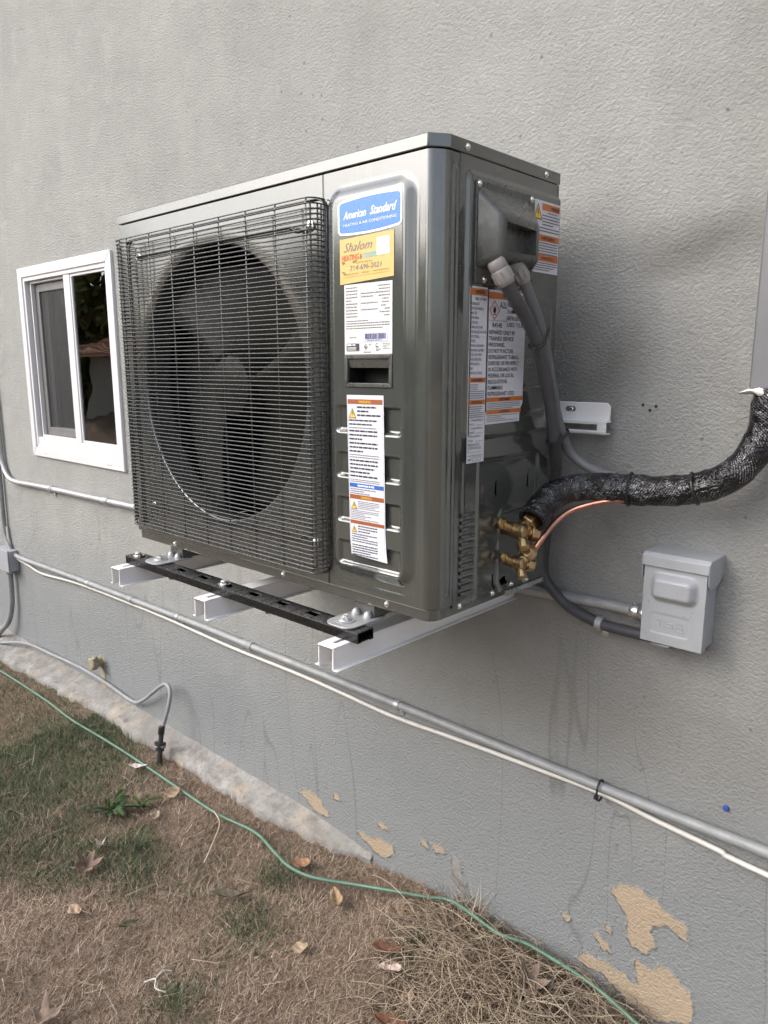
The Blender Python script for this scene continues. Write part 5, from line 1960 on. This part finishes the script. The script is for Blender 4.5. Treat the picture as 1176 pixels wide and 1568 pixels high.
# dry turf: mown, matted straw (dense in front of the camera, thinner farther out)
X, Y = [], []
for n, x0, x1, y0, y1 in ((150000, -1.7, .5, -1.25, 0), (60000, -3.6, -1.4, -1.3, 0), (45000, -4.6, 1.6, -2.4, 0)):
    a, b = field(n, x0, x1, y0, y1)
    X.append(a)
    Y.append(b)
X, Y = np.concatenate(X), np.concatenate(Y)
ga = green_amount(X, Y)
keep = foot_mask(X, Y) & (rng.random(len(X)) > ga * .55)
X, Y = X[keep], Y[keep]
n = len(X)
bases = np.stack([X, Y, gz_np(X, Y) - .003], 1)
tone = 1.0 + .22 * patch_noise(X, Y, 2.2, .7) + .22 * patch_noise(X, Y, 7.5, 1.9)
cols = pick_cols(n, DRY, DRYW) * tone[:, None]
me = blades_mesh('dry_turf', bases, rng.uniform(.014, .042, n), rng.uniform(.0012, .0026, n), rng.uniform(.7, 1.5, n), rng.uniform(0, 2 * np.pi, n), rng.uniform(-.3, .7, n), cols, 2)
me.materials.append(BLADE)
o = put('dry_turf', me, None)
kind(tag(o, 'brown dried-out lawn of short matted straw', 'grass'), 'stuff')

# green turf
X, Y = [], []
for n, x0, x1, y0, y1 in ((90000, -2.2, -.5, -1.2, 0), (70000, -4.6, -2.0, -2.0, 0), (20000, -4.6, .8, -2.2, 0)):
    a, b = field(n, x0, x1, y0, y1)
    X.append(a)
    Y.append(b)
X, Y = np.concatenate(X), np.concatenate(Y)
ga = green_amount(X, Y)
keep = foot_mask(X, Y - .02) & (rng.random(len(X)) < ga * .85)
X, Y = X[keep], Y[keep]
n = len(X)
bases = np.stack([X, Y, gz_np(X, Y) - .002], 1)
cols = pick_cols(n, GREEN, GREENW)
me = blades_mesh('green_turf', bases, rng.uniform(.018, .045, n), rng.uniform(.0014, .0028, n), rng.uniform(.2, 1.25, n), rng.uniform(0, 2 * np.pi, n), rng.uniform(0, .9, n), cols, 2)
me.materials.append(BLADE)
o = put('green_turf', me, None)
kind(tag(o, 'patch of short green lawn at the left', 'grass'), 'stuff')

# loose straw: longer pale stalks lying over the turf
n = 900
X, Y = field(n, -2.6, .45, -1.2, -.02)
keep = foot_mask(X, Y)
X, Y = X[keep], Y[keep]
n = len(X)
bases = np.stack([X, Y, gz_np(X, Y) + .006 + rng.uniform(0, .012, n)], 1)
me = blades_mesh('loose_straw', bases, rng.uniform(.04, .11, n), rng.uniform(.0011, .0020, n), rng.uniform(1.25, 1.6, n), rng.uniform(0, 2 * np.pi, n), rng.uniform(-.25, .5, n), pick_cols(n, [(.40, .325, .25), (.32, .25, .18), (.50, .42, .33)], [3, 3, 1]), 4)
me.materials.append(BLADE)
o = put('loose_straw', me, None)
kind(tag(o, 'pale straw stalks scattered loosely over the lawn', 'straw'), 'stuff')


# heap of long dry grass in the corner by the wall: curved wiry stalks as thin tubes
def straw_heap():
    V, F, C = [], [], []
    off = 0
    N = 3700
    for i in range(N):
        # heap footprint: a strip along the wall
        u = rng.random()
        cx = -.26 + .58 * u + rng.normal() * .03
        cy = -.085 - abs(rng.normal()) * (.15 if cx > -.25 else .05)
        hgt = .075 * math.exp(-((cx + .0) / .24) ** 2) * math.exp(-((cy + .19) / .12) ** 2)
        z0 = gz(cx, cy) + .004 + hgt * rng.random()
        az = rng.uniform(0, 2 * math.pi)
        el = rng.uniform(-.15, .9) * (1 if rng.random() < .6 else .3)
        L = rng.uniform(.08, .25)
        bend = rng.normal() * 2.2
        drop = rng.uniform(.6, 2.2)
        m = 7
        p = np.array([cx, cy, z0])
        pts = []
        for k in range(m):
            t = k / (m - 1)
            pts.append(p.copy())
            a = az + bend * t
            e = el - drop * t
            p = p + np.array([math.cos(a) * math.cos(e), math.sin(a) * math.cos(e), math.sin(e)]) * L / (m - 1)
            p[2] = max(p[2], gz(p[0], p[1]) + .003 + .4 * hgt * 0.5)
            if p[1] > -.085:
                p[2] = min(p[2], .030)
            p[1] = min(p[1], -.012)
        r0 = rng.uniform(.0008, .0017)
        pts = np.array(pts)
        T = np.gradient(pts, axis=0)
        T /= np.linalg.norm(T, axis=1)[:, None] + 1e-9
        A = np.cross(T, np.array([.3, .2, 1.0]))
        A /= np.linalg.norm(A, axis=1)[:, None] + 1e-9
        B = np.cross(T, A)
        rr = (r0 * (1 - .5 * np.linspace(0, 1, m)))[:, None]
        ringv = np.stack([pts + A * rr, pts - A * rr * .5 + B * rr * .87, pts - A * rr * .5 - B * rr * .87], 1).reshape(-1, 3)
        V.append(ringv)
        for k in range(m - 1):
            for j in range(3):
                j2 = (j + 1) % 3
                F.append((off + k * 3 + j, off + k * 3 + j2, off + (k + 1) * 3 + j2, off + (k + 1) * 3 + j))
        c = np.array([(.38, .305, .225), (.28, .215, .155), (.50, .42, .32), (.165, .12, .088)][rng.choice(4, p=[.36, .3, .16, .18])]) * rng.uniform(.85, 1.15)
        C.append(np.repeat(c[None], m * 3, 0))
        off += m * 3
    return quads_mesh('straw_heap', np.concatenate(V), np.array(F), np.concatenate(C))


me = straw_heap()
me.materials.append(BLADE)
o = put('straw_heap', me, None)
kind(tag(o, 'tangled heap of long dry grass stalks against the wall at lower right', 'straw'), 'stuff')


# ---- leaves: one thing each
def leaf_mesh(L, W, shape, fold, curl, col, seed):
    rr = random.Random(seed)
    if shape == 'maple':
        na, nr_ = 60, 7
        V = []
        ph = [rr.uniform(.85, 1.15) for _ in range(5)]
        for i in range(nr_):
            for k in range(na):
                th = 2 * math.pi * k / na
                lob = 0.0
                for j, c0 in enumerate((0, 1.15, -1.15, 2.2, -2.2)):
                    dd = (th - c0 + math.pi) % (2 * math.pi) - math.pi
                    lob = max(lob, ph[j] * (1.0 if j == 0 else .86 if j < 3 else .55) * math.exp(-(abs(dd) / .42) ** 1.3))
                rad_ = (.26 + .74 * lob) * (1 + .05 * math.sin(th * 23 + seed)) * (i + .02) / (nr_ - 1)
                x = rad_ * math.cos(th) * L * .55
                y = rad_ * math.sin(th) * W * .62
                z = fold * abs(y) * .9 + curl * (x * x + y * y) / L * 3 + .006 * math.sin(th * 3 + seed) * rad_ + .003 * math.sin(x * 160 + seed)
                V.append((x, y, z))
        F = [(i * na + k, i * na + (k + 1) % na, (i + 1) * na + (k + 1) % na, (i + 1) * na + k) for i in range(nr_ - 1) for k in range(na)]
        V = np.array(V)
        C = np.array(col)[None] * (1 + .22 * np.sin(V[:, :1] * 150 + seed) * np.sin(V[:, 1:2] * 210))
        me_ = quads_mesh('leaf', V, np.array(F), C)
        me_.polygons.foreach_set('use_smooth', [True] * len(me_.polygons))
        me_.materials.append(LEAF)
        return me_
    nu, nv = 18, 9
    V = []
    for i in range(nu + 1):
        t = i / nu
        if shape == 'oval':
            wd = math.sin(math.pi * min(1, t * .98 + .01)) ** .7
        elif shape == 'long':
            wd = math.sin(math.pi * t) ** .55 * (1 - .35 * t)
        else:   # lobed
            wd = (math.sin(math.pi * min(1, .06 + t * .94)) ** .6) * (.55 + .45 * abs(math.cos(2.6 * math.pi * t)))
        wd = max(wd, .03)
        for j in range(nv + 1):
            s = (j / nv) * 2 - 1
            jag = 1 + (.07 * rr.uniform(-1, 1) if abs(s) == 1 else 0)
            y = s * wd * W / 2 * jag
            x = t * L - L / 2
            if shape == 'lobed':
                x += abs(s) * L * .16 * math.sin(2.6 * math.pi * t + .5)
            z = fold * abs(s) ** 1.4 * wd * W * .5 + curl * L * ((t - .5) ** 2) * 1.6 + .0022 * math.sin(9 * t + 5 * s + seed)
            V.append((x, y, z))
    F = []
    for i in range(nu):
        for j in range(nv):
            a = i * (nv + 1) + j
            F.append((a, a + 1, a + nv + 2, a + nv + 1))
    V = np.array(V)
    C = np.array(col)[None] * (1 + .18 * np.sin(V[:, :1] * 300 + V[:, 1:2] * 180))
    me_ = quads_mesh('leaf', V, np.array(F), C)
    me_.polygons.foreach_set('use_smooth', [True] * len(me_.polygons))
    me_.materials.append(LEAF)
    return me_


LEAVES = [
    # x, y, length, width, shape, fold, curl, colour, rotz, tilt, label
    (-1.227, -.615, .098, .085, 'maple', .65, .3, (.22, .155, .12), 2.2, .35, 'largest brown lobed dead leaf on the lawn at lower left'),
    (-1.300, -.530, .080, .055, 'maple', .8, .4, (.30, .26, .225), -.6, .2, 'greyish curled dead leaf just above the largest brown leaf'),
    (-1.386, -.222, .060, .045, 'oval', .5, .3, (.31, .235, .16), 1.3, .5, 'tan dead leaf leaning on the green hose'),
    (-1.635, -.214, .070, .026, 'long', .3, .3, (.55, .50, .46), .7, .1, 'pale narrow leaf lying across the green hose'),
    (-1.315, -.333, .050, .034, 'oval', .4, .3, (.34, .275, .20), 2.6, .3, 'small tan leaf near the green weed'),
    (-.756, -.166, .060, .038, 'oval', .5, .5, (.30, .18, .11), .5, .3, 'small orange brown leaf above the bend of the hose'),
    (-.545, -.215, .085, .036, 'long', .8, .6, (.33, .23, .145), -.5, .3, 'curled tan leaf just below the hose in the middle'),
    (-.802, -.401, .095, .030, 'long', .9, .3, (.12, .105, .075), .65, .1, 'long dark curled leaf or bark strip in mid lawn'),
    (-.924, -.641, .055, .020, 'long', .9, .3, (.10, .10, .06), 1.2, .2, 'small dark curled leaf on the dry lawn'),
    (-.791, -.929, .090, .075, 'maple', .6, .3, (.23, .175, .14), 1.1, .3, 'brown leaf cut off by the lower left corner'),
    (-.275, -.300, .055, .030, 'lobed', .6, .3, (.50, .40, .36), .4, .3, 'pinkish pale scrap of leaf left of the straw heap'),
    (-.312, -.262, .085, .035, 'long', .7, .4, (.17, .085, .055), .5, .2, 'dark reddish brown leaf beside the pinkish scrap'),
    (-.190, -.330, .055, .028, 'oval', .5, .3, (.36, .27, .20), 1.9, .3, 'small oval brown leaf at the front of the straw heap'),
    (.035, -.170, .095, .075, 'maple', .8, .4, (.21, .16, .125), 1.7, .5, 'broad brown dead leaf lying on the straw heap'),
    (-.170, -.405, .090, .035, 'long', .7, .4, (.16, .08, .05), .3, .2, 'dark red brown leaf at the bottom edge left of the heap'),
    (-.500, -.395, .045, .030, 'oval', .4, .4, (.38, .29, .20), .8, .3, 'small faded leaf in the middle of the dry lawn'),
    (-1.08, -.72, .055, .034, 'oval', .3, .2, (.34, .25, .18), .2, .1, 'flat faded leaf on the dry lawn at far lower left'),
]
for i, (x, y, L, W2, shp, fo, cu_, col, rz, ti, lab) in enumerate(LEAVES):
    me = leaf_mesh(L, W2, shp, fo, cu_, col, i + 3)
    heap = .055 if 'on the straw heap' in lab else 0
    o = put('dead_leaf', me, None, None, loc=(x, y, gz(x, y) + .020 + heap), rot=(ti * .7, -ti * .5, rz))
    s_ = o.modifiers.new('thick', 'SOLIDIFY')
    s_.thickness = .0007
    tag(o, lab, 'leaf', 'dead leaves on the lawn')

# twig and white scrap
o = pipe('twig', [(-1.18, -.19, -.030), (-1.08, -.235, -.008), (-1.02, -.30, -.012), (-.985, -.36, -.038)], .0022, simple('dry_stem', (.46, .37, .27), .85, 0, .2, 40), None, 6, 6)
tag(o, 'long arched dry stem lying below the hose at left centre', 'twig')
tw = thing('white_scrap', 'forked white scrap lying on the dry lawn at lower left', 'litter', (-.678, -.706, -.05))
pipe('scrap', [(-.705, -.72, -.030), (-.685, -.70, -.022), (-.665, -.712, -.026), (-.640, -.70, -.030)], .0019, CABLE_W, tw, 5, 6)
pipe('fork', [(-.685, -.70, -.022), (-.692, -.675, -.020), (-.683, -.655, -.028)], .0016, CABLE_W, tw, 5, 6)


# broadleaf weed
def weed(loc, n, L, label, seed, col):
    rr = random.Random(seed)
    t = thing('broadleaf_weed', label, 'weed', loc, 'weeds in the lawn')
    for k in range(n):
        a = 2 * math.pi * k / n + rr.uniform(-.3, .3)
        l = L * rr.uniform(.7, 1.25)
        me_ = leaf_mesh(l, l * .38, 'lobed' if k % 2 else 'oval', .35, -.25, tuple(c * rr.uniform(.8, 1.25) for c in col), seed + k)
        o_ = put('leaf', me_, None, t, loc=(loc[0] + math.cos(a) * l * .5, loc[1] + math.sin(a) * l * .5, loc[2] + .028), rot=(rr.uniform(-.25, .25), -rr.uniform(.15, .55), a))
    return t


weed((-1.456, -.416, gz(-1.456, -.416)), 8, .070, 'green broad leaved weed in the green lawn patch', 5, (.042, .066, .028))
weed((-1.40, -.335, gz(-1.40, -.335)), 6, .055, 'smaller green weed with upright leaves behind the larger weed', 15, (.055, .088, .032))


def tuft(loc, n, L, label, seed, pal, spread=.02):
    rg_ = np.random.default_rng(seed)
    b_ = np.stack([loc[0] + rg_.normal(size=n) * spread, loc[1] + rg_.normal(size=n) * spread, np.full(n, loc[2])], 1)
    c_ = np.array(pal)[rg_.integers(0, len(pal), n)] * rg_.uniform(.8, 1.2, (n, 1))
    me_ = blades_mesh('grass_tuft', b_, rg_.uniform(.5, 1.1, n) * L, rg_.uniform(.0015, .003, n), rg_.uniform(.1, 1.0, n), rg_.uniform(0, 2 * np.pi, n), rg_.uniform(.2, 1.2, n), c_, 4)
    me_.materials.append(BLADE)
    return tag(put('grass_tuft', me_, None), label, 'grass', 'grass tufts')


tuft((-1.221, -.439, gz(-1.221, -.439)), 90, .085, 'green grass tuft at the right edge of the green patch', 1, GREEN[:4])
tuft((-.673, -.429, gz(-.673, -.429)), 70, .075, 'sparse green tuft in the middle of the dry lawn', 2, GREEN[:4], .035)
tuft((-.772, -.245, gz(-.772, -.245)), 80, .10, 'green tuft with taller blades just below the hose bend', 3, GREEN, .03)
tuft((-.618, -.693, gz(-.618, -.693)), 60, .055, 'low green tuft beside the white scrap', 4, GREEN[:4], .025)
tuft((-.258, -.200, gz(-.258, -.200)), 200, .07, 'dense dark green tuft left of the straw heap', 6, GREEN[:3], .025)
tuft((-.232, -.030, gz(-.232, -.030)), 70, .14, 'dry upright grass tuft against the wall where the hose bends', 8, DRY[:4], .03)
